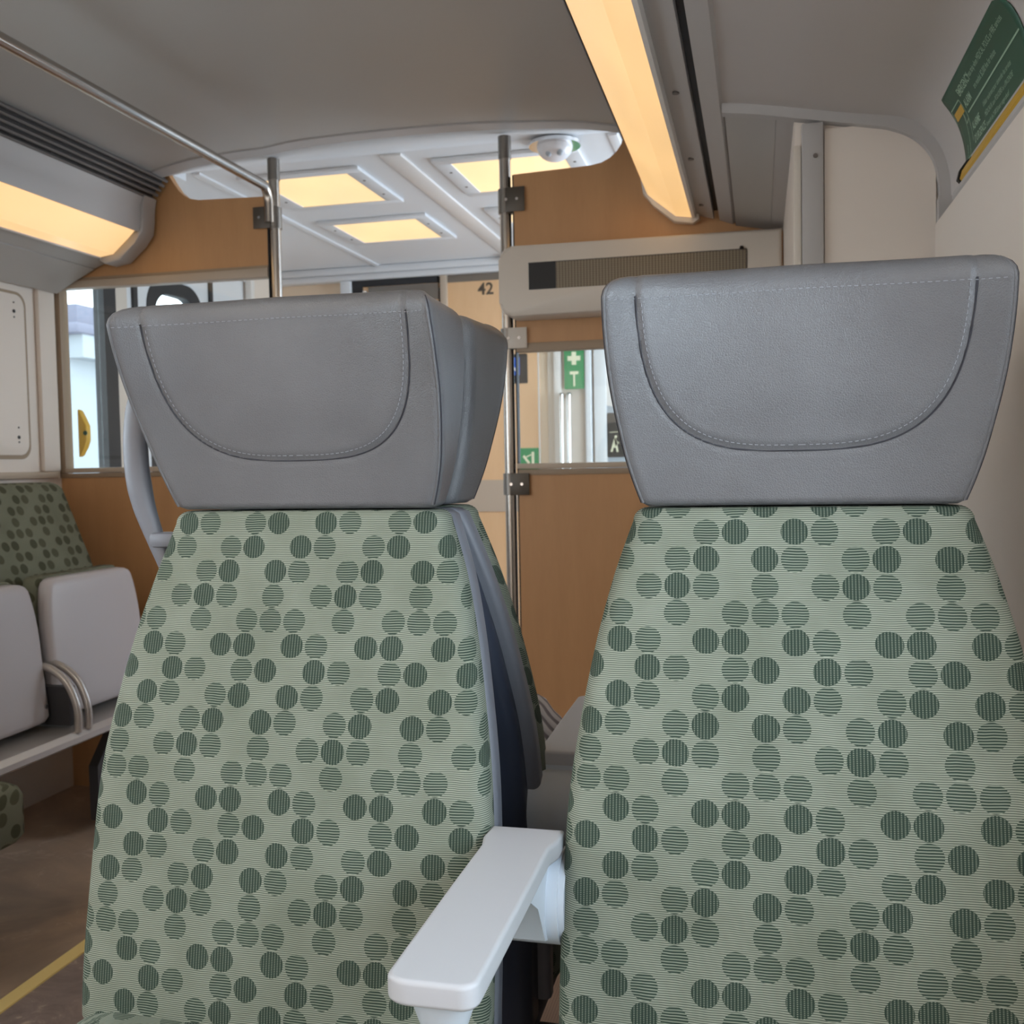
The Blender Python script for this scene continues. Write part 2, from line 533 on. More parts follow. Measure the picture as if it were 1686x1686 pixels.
# sloped soffit from the lip up to the vestibule ceiling
bm = bmesh.new()
for i in range(len(pr2) - 1):
    a, b = pr2[i], pr2[i + 1]
    vs = [bm.verts.new(p) for p in ((a[0], 2.86, a[1] - 0.002), (b[0], 2.86, b[1] - 0.002), (b[0], 3.02, ZV), (a[0], 3.02, ZV))]
    bm.faces.new(vs)
bmesh.ops.remove_doubles(bm, verts=bm.verts, dist=1e-5)
o = build('ceiling', bm, M['white_paint'], smooth=40); struct(o)
sm = o.modifiers.new('thick', 'SOLIDIFY'); sm.thickness = 0.02; sm.offset = 1

# sides above the seats : slatted air grille, lamp housing, lens, soffit (mirrored left and right)


def side(sgn, d): return CX + sgn * d


def fixture(sgn, label, ylens):
    def pf(pts): return [(side(sgn, d), z) for d, z in pts]
    r = thing('ceiling_light', label, 'light', (0, 0, 0), 0, 'long fluorescent ceiling lights')
    Y0 = YB + 0.01
    prism('housing', pf([(0.765, 1.893), (0.775, 1.872), (0.775, 1.84), (0.780, 1.80), (0.784, 1.789), (0.86, 1.789), (0.93, 1.76), (0.93, 1.90), (0.765, 1.90)]), Y0, ylens + 0.02, M['trim_grey'], r, smooth=30)
    prism('lens', pf([(0.784, 1.788), (0.806, 1.768), (0.862, 1.722), (0.904, 1.716), (0.910, 1.722), (0.910, 1.755), (0.86, 1.787)]), Y0, ylens, M['lens'], r, smooth=25)
    prism('end_cap', pf([(0.757, 1.899), (0.768, 1.872), (0.766, 1.83), (0.772, 1.79), (0.80, 1.756), (0.856, 1.708), (0.908, 1.700), (0.925, 1.71), (0.925, 1.90)]), ylens + 0.001 if sgn > 0 else ylens + 0.021, 2.885, M['beige_plastic' if sgn > 0 else 'trim_grey'], r, bev=0.003)
    prism('edge_trim', pf([(0.905, 1.714), (0.914, 1.712), (0.918, 1.730), (0.911, 1.735)]), Y0, ylens, M['white_plastic'], r)
    return r


fixture(-1, 'long warm ceiling light strip at the left, above the flip-up seats', 2.80)
fixture(1, 'long warm ceiling light strip at the right, running toward the display box', 2.855)

for sgn, lab in ((-1, 'dark slatted air grille along the ceiling above the left light strip'), (1, 'dark slatted air grille hidden behind the right light strip')):
    r = thing('air_grille', lab, 'grille', (0, 0, 0), 0, 'ceiling air grilles')
    def pf(pts): return [(side(sgn, d), z) for d, z in pts]
    prism('grille_back', pf([(0.722, 1.966), (0.770, 1.912), (0.79, 1.93), (0.75, 1.98)]), YB + 0.01, 2.88, M['grille_dark'], r)
    for k in range(5):
        d = 0.712 + 0.0118 * k; z = 1.953 - 0.0132 * k
        prism('slat', pf([(d, z), (d + 0.0045, z - 0.0052), (d + 0.017, z + 0.006), (d + 0.012, z + 0.011)]), YB + 0.01, 2.88, M['grille_slat'], r)

# soffits outside the lights
prism('ceiling', [(side(-1, 0.918), 1.724), (side(-1, 0.985), 1.700), (side(-1, 0.985), 1.75), (side(-1, 0.918), 1.76)], YB, P - 0.02, M['ceiling_paint'])
struct(bpy.context.scene.objects[-1]) if False else None
for nm in [ob for ob in COL.objects if ob.name.startswith('ceiling') and ob.type == 'MESH' and ob.parent is None]:
    struct(nm)
o = struct(prism('ceiling', [(side(-1, 0.989), 1.697), (side(-1, 1.06), 1.664), (side(-1, 1.13), 1.628), (side(-1, 1.17), 1.66), (side(-1, 0.989), 1.75)], YB, P - 0.02, M['ceiling_paint'], smooth=30))
o = struct(prism('trim_3', [(-0.165, 1.727), (-0.117, 1.712), (-0.117, 1.75), (-0.165, 1.76)], YB, P - 0.02, M['trim_grey']))
o = struct(prism('trim_4', [(-0.117, 1.735), (-0.100, 1.735), (-0.100, 1.755), (-0.117, 1.755)], YB, P - 0.02, M['black']))
o = struct(prism('trim_5', [(-0.101, 1.708), (-0.066, 1.694), (-0.058, 1.70), (-0.058, 1.75), (-0.101, 1.76)], YB, P - 0.02, M['trim_grey']))
screws(o, 'screw', [(-0.04 - 0.10, y, 1.715) for y in ()], 'z')
for i, y in enumerate((1.90, 2.32, 2.74)):
    bm = bmesh.new(); add_cyl(bm, (0, 0, 0), 0.0065, 0.004, 'z', 14)
    s_ = build('trim_screw', bm, M['screw'], bpy.data.objects['trim_3'], 40); s_.location = (-0.143, y, 1.7165)

# ------------------------------------------------------------------ right cove above the window, and right wall
cove = [(-0.062, 1.699), (0.0, 1.690), (0.076, 1.675), (0.16, 1.659), (0.215, 1.650), (0.247, 1.643), (0.276, 1.629), (0.298, 1.606), (0.312, 1.582), (0.321, 1.555), (0.326, 1.525), (0.3275, 1.490)]
cs = [(p.x, p.z) for p in smooth_path([(a, 0, b) for a, b in cove], 5)]
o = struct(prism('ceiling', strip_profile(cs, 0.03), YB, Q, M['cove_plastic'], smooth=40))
# strip_profile thickens to the left of travel : travelling right/down that is up/right (outside)

# right wall below the alarm strip, with a window beside the camera
WX0, WX1 = -0.62, 0.82; WZ0, WZ1 = 0.80, 1.42
bm = bmesh.new()
add_box(bm, RW, RW + 0.09, YB, WX0, 0, 1.452)
add_box(bm, RW, RW + 0.09, WX1, Q - 0.02, 0, 1.452)
add_box(bm, RW, RW + 0.09, WX0, WX1, 0, WZ0)
add_box(bm, RW, RW + 0.09, WX0, WX1, WZ1, 1.452)
struct(build('wall_right', bm, M['wall_plastic']))
wr = struct(box('window_1', RW + 0.05, RW + 0.056, WX0, WX1, WZ0, WZ1, M['glass']))
bm = bmesh.new()
for b_ in ((WX0, WX0 + 0.03, WZ0, WZ1), (WX1 - 0.03, WX1, WZ0, WZ1), (WX0, WX1, WZ0, WZ0 + 0.03), (WX0, WX1, WZ1 - 0.03, WZ1)):
    add_box(bm, RW + 0.02, RW + 0.05, b_[0], b_[1], b_[2], b_[3])
build('window_frame', bm, M['rubber_black'], wr)
# ledge and lower trim under the strip
o = struct(prism('trim_6', [(0.298, 1.4555), (0.298, 1.462), (0.305, 1.468), (0.34, 1.470), (0.34, 1.452), (0.30, 1.452)], YB, 1.735, M['trim_grey']))
# corner post where the wall meets the cabinet
o = struct(box('trim_7', 0.306, 0.330, Q - 0.019, Q + 0.01, 0, 1.50, M['trim_grey']))
# yellow alarm strip
r = thing('alarm_strip', 'yellow emergency alarm press strip along the wall below the green sign', 'alarm strip', (0, 0, 0))
ysp = [(0.3235, 1.506), (0.313, 1.498), (0.305, 1.486), (0.302, 1.474), (0.306, 1.4695), (0.322, 1.4705)]
prism('press_strip', ysp, YB + 0.05, 1.700, M['cord_yellow'], r, smooth=50)
prism('end_cap', [(0.3235, 1.510), (0.311, 1.501), (0.302, 1.488), (0.299, 1.474), (0.304, 1.4685), (0.3235, 1.4705)], 1.701, 1.712, M['black'], r)
prism('edge_rail', [(0.324, 1.512), (0.318, 1.509), (0.3185, 1.505), (0.3245, 1.508)], YB + 0.05, 1.700, M['trim_grey'], r)

# green sign wrapped over the cove --------------------------------
arc = [0.0]
rev = cs[::-1]
for i in range(1, len(rev)):
    arc.append(arc[-1] + math.dist(rev[i], rev[i - 1]))


def cove_at(s, off=0.0):
    i = 1
    while i < len(arc) - 1 and arc[i] < s: i += 1
    t_ = (s - arc[i - 1]) / (arc[i] - arc[i - 1])
    a = Vector(rev[i - 1]); b = Vector(rev[i]); p = a.lerp(b, t_)
    d = (b - a).normalized(); nrm = Vector((-d.y, d.x))
    if nrm.x > 0: nrm = -nrm
    return p + nrm * off


S0, S1 = 0.018, 0.138      # arc distance from the bottom edge
SY0, SY1 = 1.775, 1.375    # far end, near end


def sign_pt(tx, ty, off):
    p = cove_at(S0 + ty, off); return Vector((p.x, SY0 - tx, p.y))


sg = thing('alarm_sign', 'green emergency alarm sign with pale lettering on the curved wall top', 'sign', (0, 0, 0))
bm = bmesh.new(); NX, NY = 24, 16; L = SY0 - SY1; Hs = S1 - S0
gv = []
for i in range(NX + 1):
    row = []
    for j in range(NY + 1):
        ty = Hs * j / NY
        rr = 0.032
        inset = 0.0
        if ty > Hs - rr: inset = rr - math.sqrt(max(0, rr * rr - (ty - Hs + rr) ** 2))
        x = L * i / NX
        if i > NX / 2: x = min(x, L - inset)
        else: x = max(x, 0.0 + inset * 0.25)
        row.append(bm.verts.new(sign_pt(x, ty, 0.0014)))
    gv.append(row)
for i in range(NX):
    for j in range(NY):
        bm.faces.new((gv[i][j], gv[i + 1][j], gv[i + 1][j + 1], gv[i][j + 1]))
bmesh.ops.remove_doubles(bm, verts=bm.verts, dist=1e-6)
o = build('sign_face', bm, M['sign_green'], sg, 60)
so = o.modifiers.new('thick', 'SOLIDIFY'); so.thickness = 0.001; so.offset = 0


def sign_text(s, tx, ty, size, xs=0.8, bold=False):
    text_mesh(s, size, lambda x, y, z: sign_pt(tx + x, ty + y, 0.0028), 'lettering', M['sign_text'], sg, xs=xs, bold=bold)


sign_text('EMERGENCY', 0.080, 0.094, 0.0170, 0.80, True)
sign_text('ALARM', 0.080, 0.074, 0.0170, 0.80, True)
sign_text('Press strip when MEDICAL, POLICE or FIRE services', 0.152, 0.096, 0.0120, 0.80)
sign_text('are needed. $2,000 fine for misuse', 0.152, 0.078, 0.0120, 0.80)
sign_text('ALARME', 0.080, 0.037, 0.0170, 0.80, True)
sign_text("D'URGENCE", 0.080, 0.017, 0.0170, 0.80, True)
sign_text('Utiliser seulement pour demander les services', 0.160, 0.046, 0.0110, 0.80)
sign_text("MÉDICAUX, aux POLICIERS ou d'INCENDIE", 0.160, 0.031, 0.0110, 0.80)
sign_text('Amende de 2 000 $ pour usage abusif', 0.160, 0.016, 0.0110, 0.80)


def sign_bar(x0, y0, x1, y1, w, mt_, name='line_mark'):
    bm = bmesh.new(); n = 8; d = Vector((x1 - x0, y1 - y0)); nn = Vector((-d.y, d.x)).normalized() * w / 2
    pr = None
    for k in range(n + 1):
        c = Vector((x0, y0)) + d * k / n
        a = bm.verts.new(sign_pt(c.x + nn.x, c.y + nn.y, 0.0027)); b = bm.verts.new(sign_pt(c.x - nn.x, c.y - nn.y, 0.0027))
        if pr: bm.faces.new((pr[0], a, b, pr[1]))
        pr = (a, b)
    build(name, bm, mt_, sg)


sign_bar(0.080, 0.066, 0.390, 0.066, 0.0026, M['sign_text'])
sign_bar(0.012, 0.080, 0.066, 0.080, 0.013, M['cord_yellow'], 'yellow_mark')
for a in ((0.008, 0.094, 0.066, 0.094), (0.066, 0.094, 0.072, 0.060), (0.072, 0.060, 0.056, 0.056), (0.056, 0.056, 0.054, 0.076), (0.054, 0.076, 0.048, 0.034),
          (0.048, 0.034, 0.044, 0.010), (0.044, 0.010, 0.026, 0.008), (0.026, 0.008, 0.030, 0.030), (0.072, 0.060, 0.070, 0.024), (0.008, 0.094, 0.006, 0.070)):
    sign_bar(*a, 0.0018, M['sign_text'])

# ------------------------------------------------------------------ cabinet at the right (between Q and the partition)
cab = thing('equipment_cabinet', 'tall grey-beige cabinet with a screwed post, right of the display box', 'cabinet', (0.2, 2.4, 0))
def rel(o, p): o.location = o.location - Vector(p); return o
CL = (0.2, 2.4, 0)
bm = bmesh.new(); add_box(bm, 0.066 - 0.2, 0.34 - 0.2, Q + 0.012 - 2.4, P - 0.012 - 2.4, 0.0, 1.668)
build('body', bm, M['wall_plastic'], cab)
bm = bmesh.new(); add_box(bm, 0.078 - 0.2, 0.1155 - 0.2, Q - 0.006 - 2.4, Q + 0.011 - 2.4, 0.0, 1.650, 0.002)
build('post', bm, M['trim_grey'], cab, 40)
bm = bmesh.new(); add_box(bm, 0.1175 - 0.2, 0.305 - 0.2, Q + 0.004 - 2.4, Q + 0.0115 - 2.4, 0.0, 1.640)
build('front_panel', bm, M['wall_plastic'], cab)
bm = bmesh.new(); add_box(bm, 0.063 - 0.2, 0.0775 - 0.2, Q + 0.002 - 2.4, Q + 0.011 - 2.4, 0.0, 1.615, 0.003)
build('edge_bead', bm, M['beige_plastic'], cab, 40)
bm = bmesh.new(); add_cyl(bm, (0, 0, 0), 0.0042, 0.002, 'y', 14)
s_ = build('screw', bm, M['screw'], cab, 40); s_.location = (0.1015 - 0.2, Q - 0.008 - 2.4, 1.591)
# arched trim band at Q
bm = bmesh.new()
lowb = [(-0.062, 1.681), (0.0, 1.672), (0.076, 1.657), (0.16, 1.641), (0.215, 1.630), (0.231, 1.625), (0.256, 1.614), (0.278, 1.597), (0.294, 1.576), (0.303, 1.553), (0.308, 1.520), (0.3085, 1.490)]
ls = [(p.x, p.z) for p in smooth_path([(a, 0, b) for a, b in lowb], 5)]
o = prism('trim_8', cs + ls[::-1], Q - 0.012, Q + 0.012, M['trim_grey'], smooth=30); struct(o)
# soffit between Q and the partition
o = struct(prism('ceiling', [(-0.058, 1.690), (0.034, 1.672), (0.034, 1.72), (-0.058, 1.72)], Q + 0.013, P - 0.02, M['ceiling_paint']))
o = struct(prism('ceiling', [(0.0345, 1.672), (0.066, 1.668), (0.34, 1.669), (0.34, 1.72), (0.0345, 1.72)], Q + 0.013, P - 0.02, M['trim_grey']))

# ------------------------------------------------------------------ left wall (inside the saloon)
bm = bmesh.new()
LWY0, LWY1, LZ0, LZ1 = -0.75, 1.45, 0.95, 1.56
add_box(bm, LW - 0.09, LW, YB, LWY0, 0, 1.70)
add_box(bm, LW - 0.09, LW, LWY1, P, 0, 1.70)
add_box(bm, LW - 0.09, LW, LWY0, LWY1, 0, LZ0)
add_box(bm, LW - 0.09, LW, LWY0, LWY1, LZ1, 1.70)
struct(build('wall_left', bm, M['wall_plastic']))
wl = struct(box('window_2', LW - 0.056, LW - 0.05, LWY0, LWY1, LZ0, LZ1, M['glass']))
bm = bmesh.new()
for b_ in ((LWY0, LWY0 + 0.03, LZ0, LZ1), (LWY1 - 0.03, LWY1, LZ0, LZ1), (LWY0, LWY1, LZ0, LZ0 + 0.03), (LWY0, LWY1, LZ1 - 0.03, LZ1)):
    add_box(bm, LW - 0.05, LW - 0.02, b_[0], b_[1], b_[2], b_[3])
build('window_frame', bm, M['rubber_black'], wl)
# removable window-blind panel with rounded corners
r = thing('wall_panel', 'pale rounded blanking panel on the left wall above the flip-up seats', 'panel', (LW, 2.3, 1.3))
def rr_x(y0, y1, z0, z1, rad): return rrect(y0, y1, z0, z1, rad)
pp = rr_x(1.62 - 2.3, 2.745 - 2.3, 1.105 - 1.3, 1.600 - 1.3, 0.035)
bm = bmesh.new(); add_prism(bm, rr_x(1.60 - 2.3, 2.758 - 2.3, 1.092 - 1.3, 1.610 - 1.3, 0.042), 0.0005, 0.003, 'x'); build('panel_gasket', bm, M['trim_brown'], r, 40)
bm = bmesh.new(); add_prism(bm, pp, 0.0031, 0.007, 'x', 0.001); build('panel_face', bm, M['wall_plastic'], r, 40)
for z, rad in ((1.575, 0.0025), (1.548, 0.0055), (1.53, 0.0025), (1.19, 0.0025), (1.160, 0.0055), (1.145, 0.0025)):
    bm = bmesh.new(); add_cyl(bm, (0, 0, 0), rad, 0.002, 'x', 12); s_ = build('panel_hole', bm, M['black'], r); s_.location = (0.0071, 2.700 - 2.3, z - 1.3)
# mouldings on the left wall
struct(box('trim_9', LW, LW + 0.020, YB, P - 0.03, 1.030, 1.052, M['trim_beige'], bev=0.006))
struct(box('trim_10', LW, LW + 0.018, 2.80, P - 0.022, 1.052, 1.635, M['wall_plastic'], bev=0.006))
# rear wall behind the camera
struct(box('wall_rear', LW - 0.1, 0.45, YB - 0.08, YB - 0.001, 0, 2.1, M['wall_plastic']))

# ------------------------------------------------------------------ cross partition
PT = 0.03
y0, y1 = P, P + PT
pl = thing('partition_panel', 'brown wood-grain partition with a window, left of the doorway', 'partition', (-1.84, P, 0), 0, 'cross partitions')
ox, oy = -1.84, P


def prel(name, pts, par, m_, ya, yb, ox=ox, oy=oy, bev=0.0, smooth=None):
    return prism(name, [(a - ox, b) for a, b in pts], ya - oy, yb - oy, m_, par, bev=bev, smooth=smooth)


tl = [(LW, 1.668), (-1.469, 1.668), (-1.469, 1.886)]
cur = [(-1.70, 1.893), (-1.728, 1.899), (-1.75, 1.910), (-1.768, 1.926), (-1.785, 1.950), (-1.81, 1.99)]
prel('upper_panel', tl + cur + [(-1.9, 1.99), (LW, 1.99)], pl, M['maple_brown'], y0, y1)
prel('lower_panel', [(LW, 0.0), (-1.469, 0.0), (-1.469, 1.032), (LW, 1.032)], pl, M['maple_brown'], y0, y1)
prel('top_rail', [(LW, 1.646), (-1.469, 1.640), (-1.469, 1.668), (LW, 1.668)], pl, M['trim_beige'], y0 - 0.006, y1 + 0.006, bev=0.002)
prel('top_rail', [(LW, 1.670), (-1.469, 1.668), (-1.469, 1.676), (LW, 1.678)], pl, M['trim_brown'], y0 - 0.003, y0 - 0.0001)
prel('bottom_rail', [(LW + 0.02, 1.046), (-1.469, 1.046), (-1.469, 1.062), (LW + 0.02, 1.062)], pl, M['trim_beige'], y0 - 0.008, y1 + 0.006, bev=0.003)
prel('bottom_rail', [(LW, 1.030), (-1.469, 1.030), (-1.469, 1.045), (LW, 1.045)], pl, M['trim_brown'], y0 - 0.005, y1 + 0.004, bev=0.002)
prel('side_frame', [(LW, 1.046), (LW + 0.022, 1.046), (LW + 0.022, 1.645), (LW, 1.645)], pl, M['trim_brown'], y0 - 0.006, y1 + 0.006, bev=0.002)
prel('glass_pane', [(LW + 0.022, 1.062), (-1.472, 1.062), (-1.472, 1.640), (LW + 0.022, 1.645)], pl, M['glass'], y0 + 0.012, y0 + 0.017)

ox = -0.31
prt = thing('partition_panel', 'brown wood-grain partition with a window, right of the doorway', 'partition', (ox, P, 0), 0, 'cross partitions')
cur = [(-0.30, 1.99), (-0.36, 1.99), (-0.372, 1.945), (-0.385, 1.926), (-0.405, 1.909), (-0.43, 1.898), (-0.46, 1.893)]
prel('upper_panel', [(-0.686, 1.392), (0.10, 1.392), (0.10, 1.72), (-0.05, 1.74), (-0.12, 1.76), (-0.30, 1.80)] + cur + [(-0.686, 1.886)], prt, M['maple_brown'], y0, y1, ox)
prel('lower_panel', [(-0.686, 0.0), (0.34, 0.0), (0.34, 1.018), (-0.686, 1.018)], prt, M['maple_brown'], y0, y1, ox)
prel('top_rail', [(-0.686, 1.375), (0.10, 1.375), (0.10, 1.400), (-0.686, 1.400)], prt, M['trim_brown'], y0 - 0.006, y1 + 0.004, ox, bev=0.002)
prel('bottom_rail', [(-0.690, 1.034), (0.10, 1.034), (0.10, 1.050), (-0.690, 1.050)], prt, M['trim_beige'], y0 - 0.008, y1 + 0.004, ox, bev=0.003)
prel('bottom_rail', [(-0.686, 1.016), (0.10, 1.016), (0.10, 1.033), (-0.686, 1.033)], prt, M['trim_brown'], y0 - 0.005, y1 + 0.003, ox, bev=0.002)
prel('side_frame', [(0.04, 1.050), (0.10, 1.050), (0.10, 1.375), (0.04, 1.375)], prt, M['trim_brown'], y0 - 0.006, y1 + 0.004, ox)
prel('glass_pane', [(-0.684, 1.050), (0.04, 1.050), (0.04, 1.375), (-0.684, 1.375)], prt, M['glass'], y0 + 0.012, y0 + 0.017, ox)
# dark strip lining each partition beside its pole
prel('edge_strip', [(-0.690, 0.0), (-0.6865, 0.0), (-0.6865, 1.885), (-0.690, 1.885)], prt, M['rubber_black'], y0, y1, ox)
ox = -1.84
prel('edge_strip', [(-1.4685, 0.0), (-1.465, 0.0), (-1.465, 1.885), (-1.4685, 1.885)], pl, M['rubber_black'], y0, y1, ox)

# ------------------------------------------------------------------ poles and handrail
def pole(x, label, plates):
    r = thing('grab_pole', label, 'pole', (x, P, 0), 0, 'stainless steel poles at the doorway')
    tube('tube', [(0, 0.012, 0.0), (0, 0.012, 1.985)], 0.0168, M['steel'], r, 20)
    tube('ceiling_flange', [(0, 0.012, 1.935), (0, 0.012, 2.000)], 0.0188, M['steel_dull'], r, 20)
    for z, s_, mm, hh in plates:
        bm = bmesh.new(); add_box(bm, *sorted((s_ * 0.005, s_ * 0.062)), -0.012, -0.0095, z - hh, z + hh, 0.001)
        pb = build('clamp_plate', bm, M[mm], r, 40)
        bm = bmesh.new(); add_cyl(bm, (0, 0.012, z - hh), 0.0215, 2 * hh, 'z', 20)
        build('clamp_collar', bm, M['steel_dull'], r, 50)
        for xx in (0.008, 0.040):
            bm = bmesh.new(); add_cyl(bm, (0, 0, 0), 0.0045, -0.004, 'y', 12)
            q = build('bolt', bm, M['chrome'], pb, 40); q.location = (s_ * xx, -0.012, z)
    return r


pole(-0.714, 'steel pole at the right side of the doorway, beside the display box', [(1.813, 1, 'plate_grey', 0.035), (1.415, 1, 'beige_plastic', 0.030), (0.990, 1, 'plate_grey', 0.032)])
pole(-1.448, 'steel pole at the left side of the doorway, where the handrail ends', [(1.820, -1, 'plate_grey', 0.033), (0.990, -1, 'plate_grey', 0.032)])
path = [(-1.449, YB + 0.02, 1.905), (-1.449, P - 0.06, 1.905)] + [(-1.449, P - 0.06 + 0.036 * math.sin(a * PI / 12), 1.905 - 0.05 * (1 - math.cos(a * PI / 12))) for a in range(1, 7)] + [(-1.449, P - 0.024, 1.80)]
hr = thing('handrail', 'long steel handrail under the ceiling, ending at the left pole', 'handrail', (0, 0, 0))
tube('rail', path, 0.0145, M['steel'], hr, 18)
for y in (-0.6, 1.0):
    tube('hanger', [(-1.449, y, 1.905), (-1.449, y, 1.998)], 0.009, M['steel'], hr, 12)

# ------------------------------------------------------------------ display box
DX0, DX1, DY = -0.705, 0.062, 2.78
dp = thing('display_box', 'long beige passenger display box with a dark screen, mounted on the right partition', 'display', (-0.3, P, 1.555))
bm = bmesh.new()
c0 = at(823, 405, DY); zt0 = at(850, 403, DY).z; zb0 = at(845, 522, DY).z; zt1 = at(1300, 375, DY).z; zb1 = at(985, 516, DY).z
ztop = 1.6555; zbot = 1.4630
outl = rrect(DX0 + 0.3, DX1 + 0.3, zbot - 1.555, ztop - 1.555, 0.036, 8)
outl = [((DX1 + 0.3), ztop - 1.555 if z > 0 else zbot - 1.555) if x > 0.32 else (x, z) for x, z in outl]
outl = [p for i, p in enumerate(outl) if i == 0 or math.dist(p, outl[i - 1]) > 1e-6]
add_prism(bm, outl, DY - P, -0.0095, 'y')
fr = [f for f in bm.faces if abs(f.calc_center_median().y - (DY - P)) < 1e-5]
bmesh.ops.bevel(bm, geom=list(fr[0].edges), offset=0.012, segments=4, affect='EDGES', profile=0.5)
build('housing', bm, M['beige_plastic'], dp, 50)
sz0, sz1 = 1.532, 1.6045
box('screen_blank', -0.619 + 0.3, -0.5425 + 0.3, DY - P - 0.0012, DY - P - 0.0002, sz0 - 1.555, sz1 - 1.555, M['black'], dp)
box('screen', -0.542 + 0.3, -0.029 + 0.3, DY - P - 0.0012, DY - P - 0.0002, sz0 - 1.555, sz1 - 1.555, M['screen_mesh'], dp)
bm = bmesh.new(); add_box(bm, -0.620 + 0.3, -0.028 + 0.3, DY - P - 0.0016, DY - P - 0.0003, sz1 - 1.555, sz1 - 1.555 + 0.002)
add_box(bm, -0.0285 + 0.3, -0.027 + 0.3, DY - P - 0.0016, DY - P - 0.0003, sz0 - 1.555, sz1 - 1.555)
build('screen_edge', bm, M['black'], dp)
bm = bmesh.new(); add_cyl(bm, (-0.041 + 0.3, DY - P - 0.005, sz1 - 1.555 + 0.002), 0.006, 0.006, 'z', 12, 0.004)
build('sensor', bm, M['black'], dp, 40)

# ------------------------------------------------------------------ vestibule shell
VL, VR = -2.32, 0.76
bm = bmesh.new(); add_box(bm, VL, VR, 3.02, VY, ZV, ZV + 0.04)
struct(build('ceiling', bm, M['white_paint']))
bm = bmesh.new()
add_box(bm, VL - 0.02, -1.82, 2.88, 3.03, 1.995, ZV + 0.06); add_box(bm, -0.36, VR, 2.95, 3.03, 1.96, ZV + 0.06)
struct(build('ceiling', bm, M['white_paint']))
# ribs and edge mouldings of the white ceiling
for i, (x0_, x1_) in enumerate(((-1.145, -1.075), (-1.80, -1.77), (-0.43, -0.40))):
    struct(box('trim_%d' % (11 + i), x0_, x1_, 3.03, VY - 0.05, ZV - 0.008, ZV + 0.001, M['white_plastic' if i == 0 else 'white_paint'], bev=0.003))
struct(box('trim_14', VL, VR, VY - 0.05, VY - 0.001, ZV - 0.035, ZV - 0.001, M['white_paint'], bev=0.008))
# end cap block of the centre rib
struct(box('trim_15', -1.15, -1.07, VY - 0.13, VY - 0.052, ZV - 0.028, ZV - 0.001, M['white_paint'], bev=0.004))

sq = []
for (x0_, x1_, ya, yb, lab) in ((-1.628, -1.306, 3.15, 3.51, 'square warm ceiling light right beside the left pole'),
                                (-1.640, -1.295, 3.80, 4.14, 'square warm ceiling light nearest the far door header'),
                                (-0.950, -0.590, 3.15, 3.51, 'square warm ceiling light behind the right pole, by the camera dome'),
                                (-0.950, -0.600, 3.80, 4.14, 'square warm ceiling light hidden behind the right partition')):
    cxx, cyy = (x0_ + x1_) / 2, (ya + yb) / 2
    r = thing('ceiling_light_square', lab, 'light', (cxx, cyy, ZV), 0, 'square ceiling lights of the vestibule')
    hx, hy = (x1_ - x0_) / 2, (yb - ya) / 2
    bm = bmesh.new()
    add_box(bm, -hx - 0.055, hx + 0.055, -hy - 0.04, -hy, -0.012, -0.0005, 0.002); add_box(bm, -hx - 0.055, hx + 0.055, hy, hy + 0.04, -0.012, -0.0005, 0.002)
    add_box(bm, -hx - 0.055, -hx, -hy, hy, -0.012, -0.0005, 0.002); add_box(bm, hx, hx + 0.055, -hy, hy, -0.012, -0.0005, 0.002)
    build('frame', bm, M['white_paint'], r, 40)
    box('diffuser', -hx, hx, -hy, hy, -0.009, -0.0006, M['lens_square'], r)
    for sx_ in (-1, 1):
        for yy in (-0.5, 0.5):
            bm = bmesh.new(); add_cyl(bm, (0, 0, 0), 0.005, -0.0015, 'z', 10); s_ = build('screw', bm, M['screw'], r); s_.location = (sx_ * (hx + 0.026), yy * hy, -0.012)

# dome camera
r = thing('camera_dome', 'white ceiling camera dome in a chrome ring beside the right pole', 'camera', (-0.590, 3.04, 2.004))
bm = bmesh.new(); add_cyl(bm, (0, 0, -0.006), 0.078, 0.010, 'z', 36); build('ring', bm, M['chrome'], r, 40)
bm = bmesh.new(); bmesh.ops.create_uvsphere(bm, u_segments=32, v_segments=16, radius=0.054)
for v_ in bm.verts: v_.co.z = min(v_.co.z, 0.0) * 0.82 - 0.006
build('dome', bm, M['cam_white'], r, 60)
for a in (-0.012, 0.022):
    bm = bmesh.new(); bmesh.ops.create_uvsphere(bm, u_segments=12, v_segments=8, radius=0.010); q = build('lens', bm, M['panel_blue_grey'], r, 60); q.location = (a, -0.034, -0.034)

# end wall of the vestibule: header, frames, doors
def F(px, py): 
    p = at(px, py, VY); return p.x, p.z


struct(box('wall_end', VL, VR, VY + 0.02, VY + 0.1, 0, 2.1, M['warm_panel']))
xh0 = F(582, 450)[0]
struct(box('trim_16', VL, VR, VY - 0.04, VY + 0.019, 1.955, ZV - 0.036, M['white_paint'], bev=0.006))
xa = F(565, 470)[0]; xb = F(582, 470)[0]; xc = F(599, 470)[0]; xd = F(723, 460)[0]; xe = F(727, 460)[0]; xf = F(738, 460)[0]; xg = F(845, 430)[0]
struct(box('trim_17', xa, xb, VY - 0.04, VY + 0.019, 0, 1.954, M['white_paint'], bev=0.004))
struct(box('trim_18', xb, xc, VY - 0.02, VY + 0.019, 0, 1.954, M['rubber_black']))
struct(box('trim_19', xb, xd, VY - 0.022, VY + 0.010, 1.925, 1.954, M['rubber_black']))
d1 = struct(box('door_1', xc, xd, VY - 0.012, VY + 0.019, 0.0, 1.924, M['maple_light']))
box('header_band', xc + 0.03, xd - 0.001, VY - 0.017, VY - 0.0125, 1.845, 1.922, M['steel_dull'], d1)
